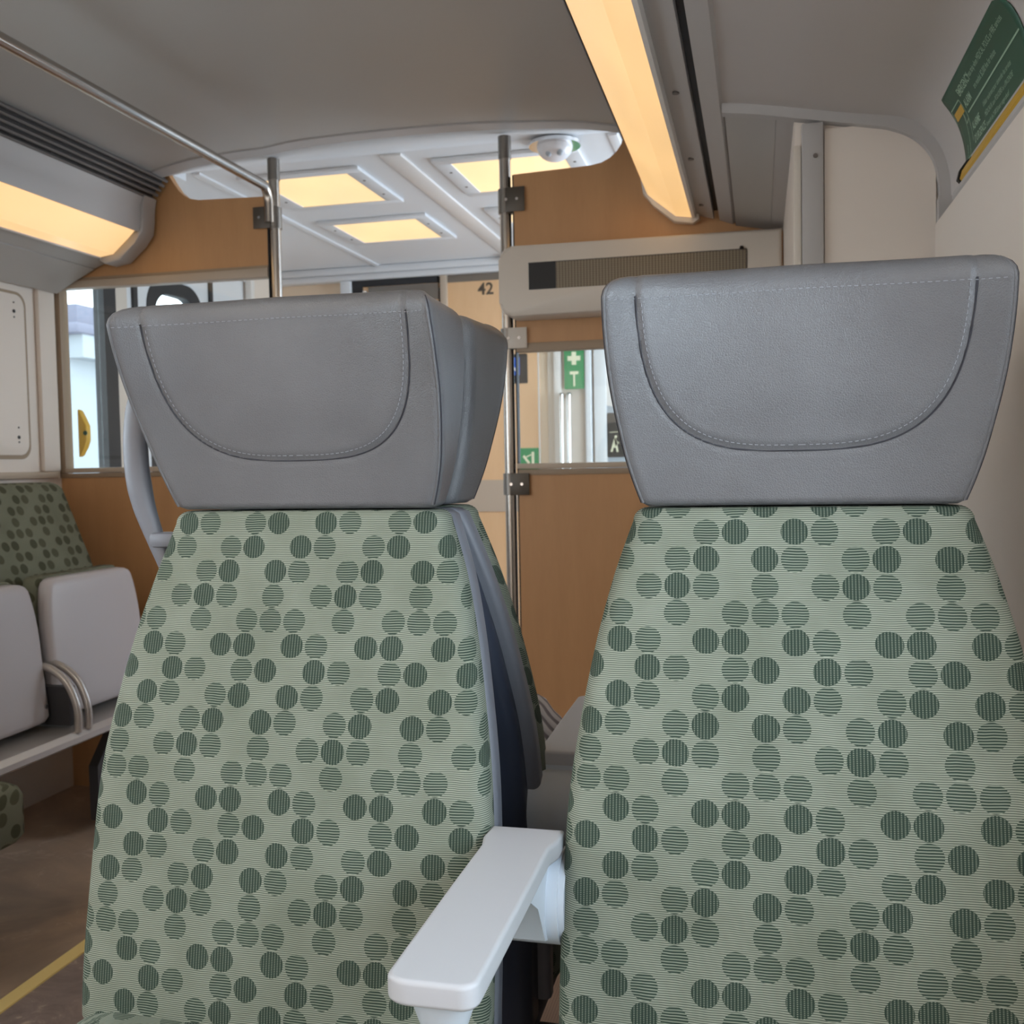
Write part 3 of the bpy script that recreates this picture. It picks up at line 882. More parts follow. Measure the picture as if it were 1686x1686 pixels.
bm = bmesh.new(); add_cyl(bm, (xc + 0.016, VY - 0.03, 1.84), 0.012, 0.06, 'z', 12); build('hinge', bm, M['chrome'], d1, 40)
struct(box('trim_20', xd, xe, VY - 0.014, VY + 0.019, 0, 1.90, M['black']))
struct(box('trim_21', xe, xf, VY - 0.03, VY + 0.019, 0, 1.954, M['trim_beige'], bev=0.003))
xg = F(889, 600)[0]
d2 = struct(box('door_2', xf, xg, VY - 0.012, VY + 0.019, 0.0, 1.954, M['maple_light']))
zbd = F(790, 463)[1]
box('header_band', xf + 0.001, xg - 0.001, VY - 0.017, VY - 0.0125, zbd, 1.953, M['steel_dull'], d2)
box('kick_band', xf + 0.001, xg, VY - 0.017, VY - 0.0125, F(815, 842)[1], F(815, 790)[1], M['trim_beige'], d2)
# number 42
nx, nz = F(788, 486)
text_mesh('42', 0.078, lambda x, y, z: Vector((nx + x, VY - 0.0135, nz + y)), 'number', M['number_brown'], d2, xs=1.0, bold=True)
# curved handle left of the door post
r = bpy.data.objects.new('door_handle', None); COL.objects.link(r); r.location = (xa, VY - 0.04, 1.82); r.parent = bpy.data.objects['trim_17']
tube('hook', smooth_path([(0.015, 0, 0.0), (0.0, -0.03, 0.0), (-0.025, -0.04, -0.01), (-0.035, -0.04, -0.05), (-0.035, -0.04, -0.45), (0.0, 0, -0.5)], 6), 0.011, M['steel'], r)
# strips and second door to the right, seen through the partition window
xs = [F(p, 640)[0] for p in (889, 903, 914, 920, 926, 960, 965, 975, 979, 1110)]
struct(box('trim_22', xs[0], xs[1], VY - 0.006, VY + 0.019, 0, 1.954, M['warm_panel']))
struct(box('trim_23', xs[1], xs[2], VY - 0.02, VY + 0.019, 0, 1.954, M['beige_plastic'], bev=0.003))
struct(box('trim_24', xs[2], xs[4], VY - 0.035, VY + 0.019, 0, 1.954, M['white_plastic'], bev=0.004))
d3 = struct(box('door_3', xs[4], xs[6], VY - 0.012, VY + 0.019, 0, 1.954, M['beige_plastic']))
struct(box('trim_25', xs[6], xs[7], VY - 0.035, VY + 0.019, 0, 1.954, M['white_paint'], bev=0.004))
struct(box('trim_26', xs[8], F(999, 640)[0], VY - 0.02, VY + 0.019, 0, 1.954, M['white_paint'], bev=0.003))
struct(box('trim_27', F(999, 640)[0] + 0.002, VR, VY - 0.012, VY + 0.019, 0, 1.954, M['panel_blue_grey']))
hx_ = F(929, 700)[0]
r = bpy.data.objects.new('pull_handle', None); COL.objects.link(r); r.location = (hx_, VY - 0.013, 0.9); r.parent = d3
for dx in (0.0, 0.035):
    zt = F(925, 655)[1] - 0.9
    tube('bar', smooth_path([(dx, -0.002, zt + 0.01), (dx, -0.04, zt), (dx, -0.055, zt - 0.04), (dx, -0.055, -0.1), (dx, -0.002, -0.14)], 6), 0.011, M['chrome'], r)


def sign(name, label, px0, py0, px1, py1, mt_, Y):
    a = at(px0, py0, Y); b = at(px1, py1, Y)
    cx_, cz_ = (a.x + b.x) / 2, (a.z + b.z) / 2
    r_ = thing(name, label, 'sign', (cx_, Y, cz_))
    bm = bmesh.new(); add_prism(bm, rrect(a.x - cx_, b.x - cx_, b.z - cz_, a.z - cz_, 0.006, 3), -0.002, 0.0, 'y')
    build('sign_plate', bm, mt_, r_)
    return r_, (b.x - a.x), (a.z - b.z)


def flat_poly(name, pts, par, m_, y=-0.0032):
    bm = bmesh.new(); add_prism(bm, pts, y, -0.0021, 'y'); return build(name, bm, m_, par)


SY = VY - 0.037
r, w_, h_ = sign('first_aid_sign', 'green sign with white cross and hammer above the grab handle', 928, 540, 962, 640, M['sign_green_bright'], SY)
cz = at(945, 590, SY).z - r.location.z; k = 0.030
flat_poly('cross_mark', [(-k * .36, cz - k), (k * .36, cz - k), (k * .36, cz - k * .36), (k, cz - k * .36), (k, cz + k * .36), (k * .36, cz + k * .36), (k * .36, cz + k), (-k * .36, cz + k),
                         (-k * .36, cz + k * .36), (-k, cz + k * .36), (-k, cz - k * .36), (-k * .36, cz - k * .36)][::1], r, M['sign_cream'])
z1 = at(945, 615, SY).z - r.location.z; z2 = at(945, 636, SY).z - r.location.z
flat_poly('hammer_mark', [(-0.004, z2), (0.004, z2), (0.004, z1 - 0.004), (0.020, z1 - 0.004), (0.020, z1 + 0.010), (-0.020, z1 + 0.010), (-0.020, z1 - 0.004), (-0.004, z1 - 0.004)], r, M['sign_cream'])
r, w_, h_ = sign('door_release_sign', 'small green sign with a lever picture above the partition ledge', 855, 738, 891, 775, M['sign_green_bright'], VY - 0.0125)
zz = at(873, 758, VY).z - r.location.z
flat_poly('lever_mark', [(0.008, zz - 0.02), (0.020, zz - 0.02), (0.020, zz + 0.040), (0.008, zz + 0.040)], r, M['sign_cream'])
flat_poly('arrow_mark', [(-0.036, zz + 0.018), (-0.028, zz + 0.026), (0.000, zz - 0.01), (-0.008, zz - 0.018)], r, M['sign_cream'])
flat_poly('arrow_mark', [(-0.022, zz + 0.012), (-0.020, zz + 0.018), (0.006, zz + 0.030), (0.006, zz + 0.024)], r, M['sign_cream'])
r, w_, h_ = sign('accessibility_sign', 'black and blue accessibility sign beside the right pole', 827, 584, 869, 631, M['sign_black'], VY - 0.0125)
a = at(829, 590, VY); b = at(857, 618, VY)
x0_, x1_, z0_, z1_ = a.x - r.location.x, b.x - r.location.x, b.z - r.location.z, a.z - r.location.z
flat_poly('blue_field', [(x0_, z0_), (x1_, z0_), (x1_, z1_), (x0_, z1_)], r, M['sign_blue'])
bm = bmesh.new(); cxx = (x0_ + x1_) / 2 - 0.005; czz = (z0_ + z1_) / 2 - 0.006
for k in range(11):
    a0 = math.radians(120 + 20 * k); a1 = math.radians(120 + 20 * (k + 1)); r0, r1 = 0.018, 0.024
    bm.faces.new([bm.verts.new((cxx + rr * math.cos(t_), -0.0045, czz + rr * math.sin(t_))) for rr, t_ in ((r0, a0), (r1, a0), (r1, a1), (r0, a1))])
add_box(bm, cxx - 0.004, cxx + 0.002, -0.0046, -0.0034, czz, czz + 0.028); add_box(bm, cxx - 0.004, cxx + 0.018, -0.0046, -0.0034, czz - 0.003, czz + 0.003)
bm2 = [bm.verts.new(p) for p in ((cxx + 0.015, -0.0046, czz), (cxx + 0.021, -0.0046, czz + 0.003), (cxx + 0.034, -0.0046, czz - 0.020), (cxx + 0.028, -0.0046, czz - 0.023))]
bm.faces.new(bm2)
build('wheelchair_mark', bm, M['sign_white'], r)
r, w_, h_ = sign('call_panel', 'black panel with a beige walking figure at the right headrest edge', 999, 680, 1050, 752, M['sign_black'], VY - 0.0125)
lc = r.location
def G(px, py):
    p = at(px, py, VY - 0.0125); return (p.x - lc.x, p.z - lc.z)
bm = bmesh.new()
def seg2(bm, p, q, w):
    a_ = Vector(G(*p)); b_ = Vector(G(*q)); d_ = (b_ - a_).normalized(); n_ = Vector((-d_.y, d_.x)) * w
    bm.faces.new([bm.verts.new((c.x, -0.0035, c.y)) for c in (a_ + n_, b_ + n_, b_ - n_, a_ - n_)])
seg2(bm, (1013, 722), (1007, 744), 0.0045); seg2(bm, (1013, 722), (1017, 744), 0.0045); seg2(bm, (1015, 726), (1012, 737), 0.006)
seg2(bm, (1013, 724), (1019, 730), 0.003); seg2(bm, (1004, 712), (1018, 711), 0.0012)
for k in range(10):
    pass
c_ = G(1014, 719); add_cyl(bm, (c_[0], -0.0036, c_[1]), 0.006, 0.001, 'y', 12)
build('figure_mark', bm, M['sign_cream'], r)
# folded document holder above it
r = thing('notice_holder', 'pale slanted notice holder above the black panel', 'holder', (lc.x, VY - 0.0125, lc.z + 0.2))
flat_poly('holder_plate', [(-0.09, -0.06), (0.10, -0.09), (0.10, 0.12), (-0.09, 0.13)], r, M['white_plastic'])

# windscreen glass edge in the vestibule
r = thing('windscreen', 'clear glass windscreen with a bright vertical edge in the vestibule', 'glass screen', (F(887, 650)[0] * 3.6 / VY, 3.6, 0.0))
box('glass_pane', 0.001, 0.55, 0.0, 0.008, 0.75, 1.75, M['glass'], r)
box('edge_strip', -0.003, 0.001, -0.001, 0.009, 0.0, 1.75, M['white_plastic'], r)

# vestibule side walls : left one with sliding doors
SX = VL
def D(px): return atX(px, 480, SX).y
struct(box('wall_vestibule_left', SX - 0.08, SX - 0.001, P - 0.1, D(105) - 0.02, 0, 2.06, M['beige_plastic']))
struct(box('wall_vestibule_left', SX - 0.08, SX - 0.001, D(408), VY + 0.02, 0, 2.06, M['wall_plastic']))
struct(box('wall_vestibule_left', SX - 0.08, SX - 0.001, D(105) - 0.02, D(408), 1.92, 2.06, M['white_paint']))
dl = struct(box('door_4', SX - 0.045, SX - 0.015, D(192), D(214), 0.0, 1.919, M['beige_plastic']))
box('door_seal', SX - 0.05, SX - 0.005, D(172), D(192) - 0.0005, 0.0, 1.919, M['rubber_black'], dl)
# first leaf: large clear window (from wall edge to seal)
bm = bmesh.new(); ya, yb = D(105) - 0.02, D(172) - 0.0005
add_box(bm, SX - 0.045, SX - 0.015, ya, yb, 0.0, 0.95); add_box(bm, SX - 0.045, SX - 0.015, ya, yb, 1.78, 1.919)
dl2 = struct(build('door_5', bm, M['beige_plastic']))
box('glass_pane', SX - 0.032, SX - 0.027, ya, yb, 0.95, 1.78, M['glass'], dl2)
# second leaf with rounded window
ya, yb = D(214) + 0.0005, D(408) - 0.0005
wa, wb = D(247), D(336); wz0, wz1 = 0.95, 1.815
hole = rrect(wa, wb, wz0, wz1, 0.12, 8)
bm = bmesh.new()
def ring_prism(bm, outer, inner, a0, a1):
    n = len(outer)
    R = []
    for pts, a in ((outer, a0), (inner, a0), (outer, a1), (inner, a1)):
        R.append([bm.verts.new((a, p[0], p[1])) for p in pts])
    for i in range(n):
        j = (i + 1) % n
        bm.faces.new((R[0][i], R[0][j], R[1][j], R[1][i])); bm.faces.new((R[2][i], R[3][i], R[3][j], R[2][j]))
        bm.faces.new((R[0][i], R[2][i], R[2][j], R[0][j])); bm.faces.new((R[1][i], R[1][j], R[3][j], R[3][i]))
out_ = rrect(ya, yb, 0.0, 1.919, 0.004, 8)
ring_prism(bm, out_, hole, SX - 0.045, SX - 0.015)
dl3 = struct(build('door_6', bm, M['white_paint'], None, 30))
bm = bmesh.new(); ring_prism(bm, rrect(wa - 0.006, wb + 0.006, wz0 - 0.006, wz1 + 0.006, 0.125, 8), rrect(wa + 0.045, wb - 0.045, wz0 + 0.045, wz1 - 0.05, 0.10, 8), SX - 0.048, SX - 0.010)
build('window_seal', bm, M['rubber_black'], dl3, 30)
bm = bmesh.new(); add_prism(bm, rrect(wa + 0.04, wb - 0.04, wz0 + 0.04, wz1 - 0.045, 0.10, 8), SX - 0.032, SX - 0.027, 'x'); build('glass_pane', bm, M['glass'], dl3)
box('door_edge', SX - 0.014, SX - 0.004, D(221), D(228), 0.0, 1.919, M['rubber_black'], dl3)
box('door_edge', SX - 0.014, SX - 0.004, D(347), D(352), 0.0, 1.919, M['rubber_black'], dl3)
struct(box('trim_28', SX - 0.001, SX + 0.03, D(404), D(410), 0, 1.99, M['white_plastic'], bev=0.003))
# emergency release handle at the window edge
r = thing('emergency_release', 'small yellow release handle at the left edge of the partition window', 'handle', (LW + 0.022, P + 0.10, 1.175))
bm = bmesh.new(); add_prism(bm, [(-0.02, -0.075), (-0.012, -0.07), (0.002, -0.045), (0.014, -0.02), (0.014, 0.03), (0.002, 0.05), (-0.012, 0.08), (-0.02, 0.085)], -0.012, 0.012, 'y', 0.004)
build('body', bm, M['emergency_yellow'], r, 40)
bm = bmesh.new(); add_cyl(bm, (0.010, -0.0125, 0.005), 0.008, -0.002, 'y', 14); build('button', bm, M['sign_green'], r)
# bridging wall for the release and vestibule corner
struct(box('wall_vestibule_corner', SX - 0.001, LW - 0.001, P + 0.031, P + 0.06, 0, 2.06, M['beige_plastic']))
# right side of vestibule
struct(box('wall_vestibule_right', VR, VR + 0.08, P, VY + 0.02, 0, 2.06, M['white_paint']))
struct(box('wall_vestibule_return', 0.345, VR, P, P + 0.03, 0, 2.06, M['white_paint']))
# roof slab over the saloon edges to keep daylight out
struct(box('roof', LW - 0.1, 0.5, YB - 0.08, 3.06, 2.085, 2.12, M['dark_panel']))
struct(box('wall_upper_right', 0.40, 0.44, YB, P + 0.1, 0, 2.084, M['dark_panel'])) if False else None
bm = bmesh.new(); add_box(bm, 0.39, 0.43, YB, WX0, 0, 2.084); add_box(bm, 0.39, 0.43, WX1, P, 0, 2.084); add_box(bm, 0.39, 0.43, WX0, WX1, 0, WZ0); add_box(bm, 0.39, 0.43, WX0, WX1, WZ1, 2.084)
struct(build('wall_outer_right', bm, M['dark_panel']))
struct(box('wall_outer_left', LW - 0.13, LW - 0.091, YB, P, 1.60, 2.084, M['dark_panel']))

# ------------------------------------------------------------------ outside, seen through the door windows
struct(box('ground_outside', -40, LW - 0.6, -10, 40, -1.2, -1.1, M['outside_ground']))
bw = thing('concrete_wall', 'pale bluish concrete retaining wall outside the left door window', 'wall', (-9, 12, -1.1))
zt = atX(130, 592, -9).z
box('wall_face', -0.4, 0.0, -8, 14, 0, zt + 1.1, M['outside_concrete'], bw)
yy0 = atX(128, 560, -8.9).y
bt = thing('chimney_block', 'mauve square tower block standing on the pale wall outside', 'tower', (-9.2, yy0, zt))
zz1 = atX(140, 512, -9.2).z - zt
ywd = atX(160, 560, -9.2).y - yy0
box('shaft', -0.4, 0.3, 0, ywd * 1.6, 0.45, zz1, M['outside_mauve'], bt)
box('collar', -0.5, 0.5, -0.25, ywd * 1.7, zz1 * 0.42, zz1 * 0.62, M['outside_mauve'], bt, bev=0.05)
box('plinth', -0.5, 0.45, -0.1, ywd * 1.7, 0.0, 0.45, M['outside_concrete'], bt)

# ------------------------------------------------------------------ train seats
HALF = [(0.0, 0.225), (0.50, 0.230), (0.62, 0.228), (0.72, 0.223), (0.80, 0.212), (0.87, 0.199), (0.93, 0.184), (0.975, 0.169), (1.00, 0.160), (1.02, 0.155)]
YF = [(0.0, -0.20), (0.44, -0.190), (0.50, -0.185), (0.62, -0.165), (0.72, -0.148), (0.80, -0.128), (0.87, -0.108), (0.93, -0.090), (1.02, -0.070)]
YBK = [(0.0, -0.075), (0.50, -0.070), (0.72, -0.055), (0.90, -0.022), (1.02, -0.018)]


def catmull(tab, z):
    i = 0
    while i < len(tab) - 2 and z > tab[i + 1][0]: i += 1
    z0, a = tab[i]; z1, b = tab[i + 1]
    pa = tab[max(i - 1, 0)]; pb = tab[min(i + 2, len(tab) - 1)]
    m0 = (b - pa[1]) / (z1 - pa[0]) if z1 != pa[0] else 0; m1 = (pb[1] - a) / (pb[0] - z0) if pb[0] != z0 else 0
    h = z1 - z0; t_ = (z - z0) / h
    if t_ < 0: return a
    t_ = min(t_, 1)
    return (2 * t_**3 - 3 * t_**2 + 1) * a + (t_**3 - 2 * t_**2 + t_) * h * m0 + (-2 * t_**3 + 3 * t_**2) * b + (t_**3 - t_**2) * h * m1


def outline(w, yf, yb, r, bulge=0.0, nf=24, nc=7):
    """closed loop starting and ending at mid back; front at yf"""
    pts = []
    for k in range(5): pts.append((w * (k / 5) * 1.0 * (1 - r / w), yb))
    for k in range(nc):
        a = math.radians(90 - 90 * k / (nc - 1)); pts.append((w - r + r * math.cos(a), yb - r + r * math.sin(a)))
    for k in range(1, 4): pts.append((w, yb - r + (yf + r - yb + r) * k / 4))
    for k in range(nc):
        a = math.radians(0 - 90 * k / (nc - 1)); pts.append((w - r + r * math.cos(a), yf + r + r * math.sin(a)))
    for k in range(1, nf):
        x = (w - r) * (1 - 2 * k / nf); s_ = x / w; pts.append((x, yf - bulge * (1 - s_ * s_)))
    for k in range(nc):
        a = math.radians(-90 - 90 * k / (nc - 1)); pts.append((-w + r + r * math.cos(a), yf + r + r * math.sin(a)))
    for k in range(1, 4): pts.append((-w, yf + r + (yb - r - yf - r) * k / 4))
    for k in range(nc):
        a = math.radians(180 - 90 * k / (nc - 1)); pts.append((-w + r + r * math.cos(a), yb - r + r * math.sin(a)))
    for k in range(1, 5): pts.append(((-w + r) * (1 - k / 5), yb))
    return pts


def loft(name, rings, mt_, parent=None, uvoff=(0, 0), smooth=55, axis_v=None):
    """rings: list of closed 3D loops of equal length. UVs in metres, u from loop middle."""
    bm = bmesh.new(); uvl = bm.loops.layers.uv.new('UVMap')
    V = [[bm.verts.new(p) for p in r_] for r_ in rings]; n = len(rings[0])
    us = []
    for r_ in rings:
        acc = [0.0]
        for i in range(n): acc.append(acc[-1] + math.dist(r_[i], r_[(i + 1) % n]))
        half = acc[-1] / 2
        us.append([half - a for a in acc])
    vs = [0.0]
    for a, b in zip(rings, rings[1:]): vs.append(vs[-1] + math.dist(a[n // 2], b[n // 2]))
    for i in range(len(rings) - 1):
        for k in range(n):
            j = (k + 1) % n
            f = bm.faces.new((V[i][k], V[i + 1][k], V[i + 1][j], V[i][j]))
            for lp, (a, b) in zip(f.loops, ((i, k), (i + 1, k), (i + 1, k + 1), (i, k + 1))):
                lp[uvl].uv = (us[a][b] + uvoff[0], vs[a] + uvoff[1])
    for r_, ri in ((V[0], 0), (V[-1], len(V) - 1)):
        f = bm.faces.new(r_)
        for lp in f.loops: lp[uvl].uv = (lp.vert.co.x + uvoff[0], lp.vert.co.y + 0.013)
    return build(name, bm, mt_, parent, smooth)


def hr_w(z): return catmull([(1.0, 0.153), (1.03, 0.163), (1.06, 0.1705), (1.12, 0.1795), (1.17, 0.182), (1.215, 0.181), (1.24, 0.180)], z)
def hr_tip(z): return catmull([(1.0, -0.078), (1.06, -0.100), (1.12, -0.128), (1.17, -0.152), (1.215, -0.170), (1.24, -0.176)], z)
def hr_mid(z): return catmull([(1.0, -0.072), (1.06, -0.082), (1.12, -0.096), (1.215, -0.112), (1.24, -0.115)], z)
ZU0, ZU1, UW, UN = 1.058, 1.226, 0.1505, 3.2


def zwarp(x, z):
    s_ = min(1.0, abs(x) / hr_w(min(z, 1.235))); t_ = max(0.0, (z - 1.06) / 0.165)
    return z + 0.0105 * (1 - s_ * s_) * min(1.0, t_) ** 1.5


def in_u(x, z):
    t_ = max(0.0, (ZU1 - z) / (ZU1 - ZU0))
    return (abs(x / UW) ** UN + t_ ** UN) ** (1 / UN)


def hr_front(x, z):
    w = hr_w(z); s_ = min(1, abs(x) / w)
    y = hr_mid(z) - (hr_mid(z) - hr_tip(z)) * s_ ** 2.6
    d = in_u(x, z)
    q = min(1, max(0, (1.0 - d) / 0.05)); q = q * q * (3 - 2 * q)
    y -= 0.0035 * q
    # groove at the seam
    y += 0.0018 * math.exp(-((d - 1.0) / 0.010) ** 2)
    return y


def make_headrest(parent):
    rings = []; N = 110
    zs = [1.004 + 0.0 * k for k in range(1)] + [1.008 + (1.203 - 1.008) * k / 52 for k in range(53)]
    top = 0.022
    ins = [(0.0, z) for z in zs]
    ins[0] = (0.006, 1.004)
    for k in range(1, 9):
        a = k / 8 * PI / 2
        ins.append((top * 1.1 * (1 - math.cos(a)), 1.203 + top * math.sin(a)))
    for i_, z in ins:
        zz = min(z, 1.203) if False else z
        w = hr_w(min(z, 1.235)) - i_ * 0.8
        r = 0.012; pts = []
        for k in range(N + 1):
            s_ = -math.cos(PI * k / N)
            s_ = 0.55 * s_ + 0.45 * (-1 + 2 * k / N)
            x = w * s_
            y = hr_front(x, z) + i_
            e = abs(x) - (w - r)
            if e > 0: y += r - math.sqrt(max(0, r * r - e * e))
            pts.append((x, y, zwarp(x, z)))
        yb = -0.013 - i_ * 0.3; wb = w * 0.965
        ytip = pts[-1][1]
        for k in range(1, 7):
            t_ = k / 7; pts.append((w + (wb - w) * t_, ytip + (yb - 0.014 - ytip) * t_, z))
        for k in range(7):
            a = math.radians(90 * k / 6); pts.append((wb - 0.014 + 0.014 * math.cos(a), yb - 0.014 + 0.014 * math.sin(a), z))
        for k in range(1, 12): pts.append(((wb - 0.014) * (1 - 2 * k / 12), yb, zwarp((wb - 0.014) * (1 - 2 * k / 12) * 1.07, z)))
        for k in range(7):
            a = math.radians(90 + 90 * k / 6); pts.append((-wb + 0.014 + 0.014 * math.cos(a), yb - 0.014 + 0.014 * math.sin(a), z))
        for k in range(1, 7):
            t_ = 1 - k / 7; pts.append((-(w + (wb - w) * t_), ytip + (yb - 0.014 - ytip) * t_, z))
        rings.append(pts)
    h = loft('headrest', rings, M['leather'], parent, smooth=60)
    # side piping along the wing edges
    for s_ in (-1, 1):
        pth = []
        for k in range(40):
            z = 1.008 + (1.222 - 1.008) * k / 39; w = hr_w(z)
            ii = 0 if z < 1.203 else top * 1.1 * (1 - math.cos(math.asin(min(1, (z - 1.203) / top))))
            x = w - 0.0035 - ii * 0.8
            e = x - (w - ii * 0.8 - 0.012)
            y = hr_front(x, z) + ii + 0.012 - math.sqrt(0.012**2 - e * e)
            pth.append((s_ * (x + 0.0002), y + 0.0002, z))
        bm = bmesh.new(); add_tube(bm, pth, 0.0016, 8); build('piping', bm, M['leather'], h, 60)
        bm = bmesh.new(); add_tube(bm, [(p[0] + s_ * 0.0018, p[1] + 0.0012, p[2]) for p in pth], 0.0010, 6); build('seam', bm, M['seam_dark'], h, 60)
    # U seam
    pth = []; sth = []
    def uxz(a, sc):
        ca, sa = math.cos(a), math.sin(a)
        x = (UW * sc) * math.copysign(abs(ca) ** (2 / UN), ca); t_ = abs(sa) ** (2 / UN)
        return x, ZU1 - t_ * (ZU1 - ZU0 + (sc - 1) * 0.14)
    raw = []
    for k in range(401):
        a = PI * k / 400
        x, z = uxz(a, 1.0)
        if z <= 1.204: raw.append((x, hr_front(x, z) - 0.0009, zwarp(x, z)))
    bm = bmesh.new(); add_tube(bm, raw[::3] + [raw[-1]], 0.0009, 6); build('seam', bm, M['seam_dark'], h, 60)
    raw = []
    for k in range(801):
        a = PI * k / 800
        x, z = uxz(a, 0.962)
        if z <= 1.203: raw.append(Vector((x, hr_front(x, z) - 0.0006, zwarp(x, z))))
    for k in range(400):
        x = -0.176 + 0.352 * k / 399
        raw.append(None) if k == 0 else None
        raw.append(Vector((x, hr_front(x, 1.2015) - 0.0006, zwarp(x, 1.2015))))
    bm = bmesh.new(); acc = 0.0; start = None; prev = None
    for p in raw:
        if p is None: prev = None; start = None; acc = 0; continue
        if prev is not None:
            acc += (p - prev).length
            if start is None and acc > 0.0022: start = p; acc = 0
            elif start is not None and acc > 0.0030:
                add_tube(bm, [start, p], 0.00042, 5); start = None; acc = 0
        prev = p
    build('stitching', bm, M['thread'], h)
    return h


def make_seat(name, label, group, loc, rz, handle=False, armrest=False, uvo=(0, 0)):
    r = thing(name, label, 'seat', loc, rz, group)
    # fabric back cushion
    def fab_ring(z, ins=0.0):
        w = catmull(HALF, z) - ins + 0.001; yf = catmull(YF, z) + ins * 0.6; yb = catmull(YF, z) + 0.050 - ins * 0.2
        return [(x, y, z) for x, y in outline(w, yf, yb, 0.020, 0.004)]
    rings = [fab_ring(0.445, 0.012), fab_ring(0.45, 0.004)] + [fab_ring(0.46 + (0.988 - 0.46) * k / 40) for k in range(41)]
    for k in range(1, 7):
        a = k / 6 * PI / 2; rings.append([(x, y, 0.988 + 0.014 * math.sin(a)) for x, y, _ in fab_ring(0.988, 0.014 * (1 - math.cos(a)))])
    loft('back_cushion', rings, M['fabric_green'], r, uvo)
    # grey trim frame behind the cushion
    def trim_ring(z, ins=0.0):
        w = catmull(HALF, z) + 0.0012 - ins; y0_ = catmull(YF, z) + 0.042; return [(x, y, z) for x, y in outline(w, y0_, y0_ + 0.030, 0.009)]
    loft('shell_trim', [trim_ring(0.36)] + [trim_ring(0.38 + (0.995 - 0.38) * k / 30) for k in range(31)] + [trim_ring(1.0, 0.008)], M['shell_grey'], r)
    def shell_ring(z, ins=0.0):
        w = catmull(HALF, z) - 0.014 - ins; y0_ = catmull(YF, z) + 0.060
        yb = catmull(YBK, z); yb = max(yb, y0_ + 0.034); yb = min(yb, -0.006)
        return [(x, y, z) for x, y in outline(w, min(y0_, yb - 0.0325), yb, 0.015)]
    loft('back_shell', [shell_ring(0.34)] + [shell_ring(0.36 + (0.985 - 0.36) * k / 30) for k in range(31)] + [shell_ring(0.995, 0.01)], M['shell_dark'], r)
    make_headrest(r)
    # seat cushion
    rings = []
    for ins, z in [(0.02, 0.352), (0.004, 0.358), (0.0, 0.37), (0, 0.40), (0, 0.43), (0.004, 0.446), (0.012, 0.460), (0.024, 0.467), (0.045, 0.472)]:
        rings.append([(x, y, z) for x, y in outline(0.232 - ins, -0.655 + ins, -0.150 - ins * 0.4, 0.045)])
    loft('seat_cushion', rings, M['fabric_green'], r, (0.01, 0.02))
    bm = bmesh.new(); add_box(bm, -0.215, 0.215, -0.61, -0.09, 0.318, 0.350, 0.01); build('seat_pan', bm, M['shell_dark'], r, 40)
    bm = bmesh.new(); add_box(bm, -0.05, 0.05, -0.42, -0.30, 0.004, 0.317, 0.01); build('pedestal', bm, M['dark_panel'], r, 40)
    bm = bmesh.new(); add_box(bm, -0.255, 0.255, -0.15, -0.11, 0.270, 0.3165, 0.006); build('frame_beam', bm, M['dark_panel'], r, 40)
    if armrest:
        ax = -0.2685 + (armrest if armrest is not True else 0.0); ay = -1.115
        def a_y(Y): return Y - 1.115
        a = bpy.data.objects.new('armrest', None)
        # pad with rounded nose, slightly narrower toward the hinge
        top = [(-0.036, a_y(0.985)), (-0.0375, a_y(0.955)), (-0.0335, a_y(0.935)), (-0.0345, a_y(0.85)), (-0.0350, a_y(0.70))]
        nose = []
        for k in range(9):
            t_ = math.radians(180 + 90 * k / 8); nose.append((-0.035 + 0.020 + 0.020 * math.cos(t_), a_y(0.683) + 0.014 * math.sin(t_)))
        for k in range(9):
            t_ = math.radians(270 + 90 * k / 8); nose.append((0.035 - 0.014 + 0.014 * math.cos(t_), a_y(0.683) + 0.014 * math.sin(t_)))
        rt = [(0.0350, a_y(0.70)), (0.0345, a_y(0.85)), (0.0335, a_y(0.935)), (0.0390, a_y(0.955)), (0.0390, a_y(0.985))]
        poly = top + nose + rt
        bm = bmesh.new(); add_prism(bm, [(x + ax, y) for x, y in poly], 0.662, 0.682, 'z')
        bmesh.ops.recalc_face_normals(bm, faces=bm.faces)
        fs = [f for f in bm.faces if abs(abs(f.normal.z) - 1) < 1e-3]
        bmesh.ops.bevel(bm, geom=list({e for f in fs for e in f.edges}), offset=0.004, segments=3, affect='EDGES', profile=0.5)
        arm = build('armrest', bm, M['armrest_grey'], r, 50); arm.modifiers.new('weighted', 'WEIGHTED_NORMAL').keep_sharp = True
        bm = bmesh.new(); add_cyl(bm, (ax - 0.0320, a_y(0.992), 0.612), 0.047, 0.0695, 'x', 40); build('hinge_barrel', bm, M['armrest_side'], arm, 40)
        bm = bmesh.new(); add_cyl(bm, (ax - 0.0335, a_y(0.992), 0.612), 0.043, 0.077, 'x', 40); build('hinge_cap', bm, M['armrest_side'], arm, 40)
        # tapered rib below the pad
        bm = bmesh.new(); prf = [(a_y(0.985), 0.664), (a_y(0.985), 0.570), (a_y(0.945), 0.585), (a_y(0.915), 0.630), (a_y(0.88), 0.652), (a_y(0.72), 0.656), (a_y(0.70), 0.664)]
        add_prism(bm, prf, ax - 0.024, ax + 0.026, 'x'); 
        fs = [f for f in bm.faces if abs(abs(f.normal.x) - 1) < 1e-2]
        build('support_rib', bm, M['armrest_side'], arm, 30)
        bm = bmesh.new(); add_cyl(bm, (ax, a_y(0.706), 0.612), 0.011, 0.018, 'z', 24, 0.017); add_cyl(bm, (ax, a_y(0.706), 0.630), 0.017, 0.033, 'z', 24, 0.028); build('front_nub', bm, M['armrest_side'], arm, 50)
        arm['label'] = 'light grey armrest with a rounded nose'
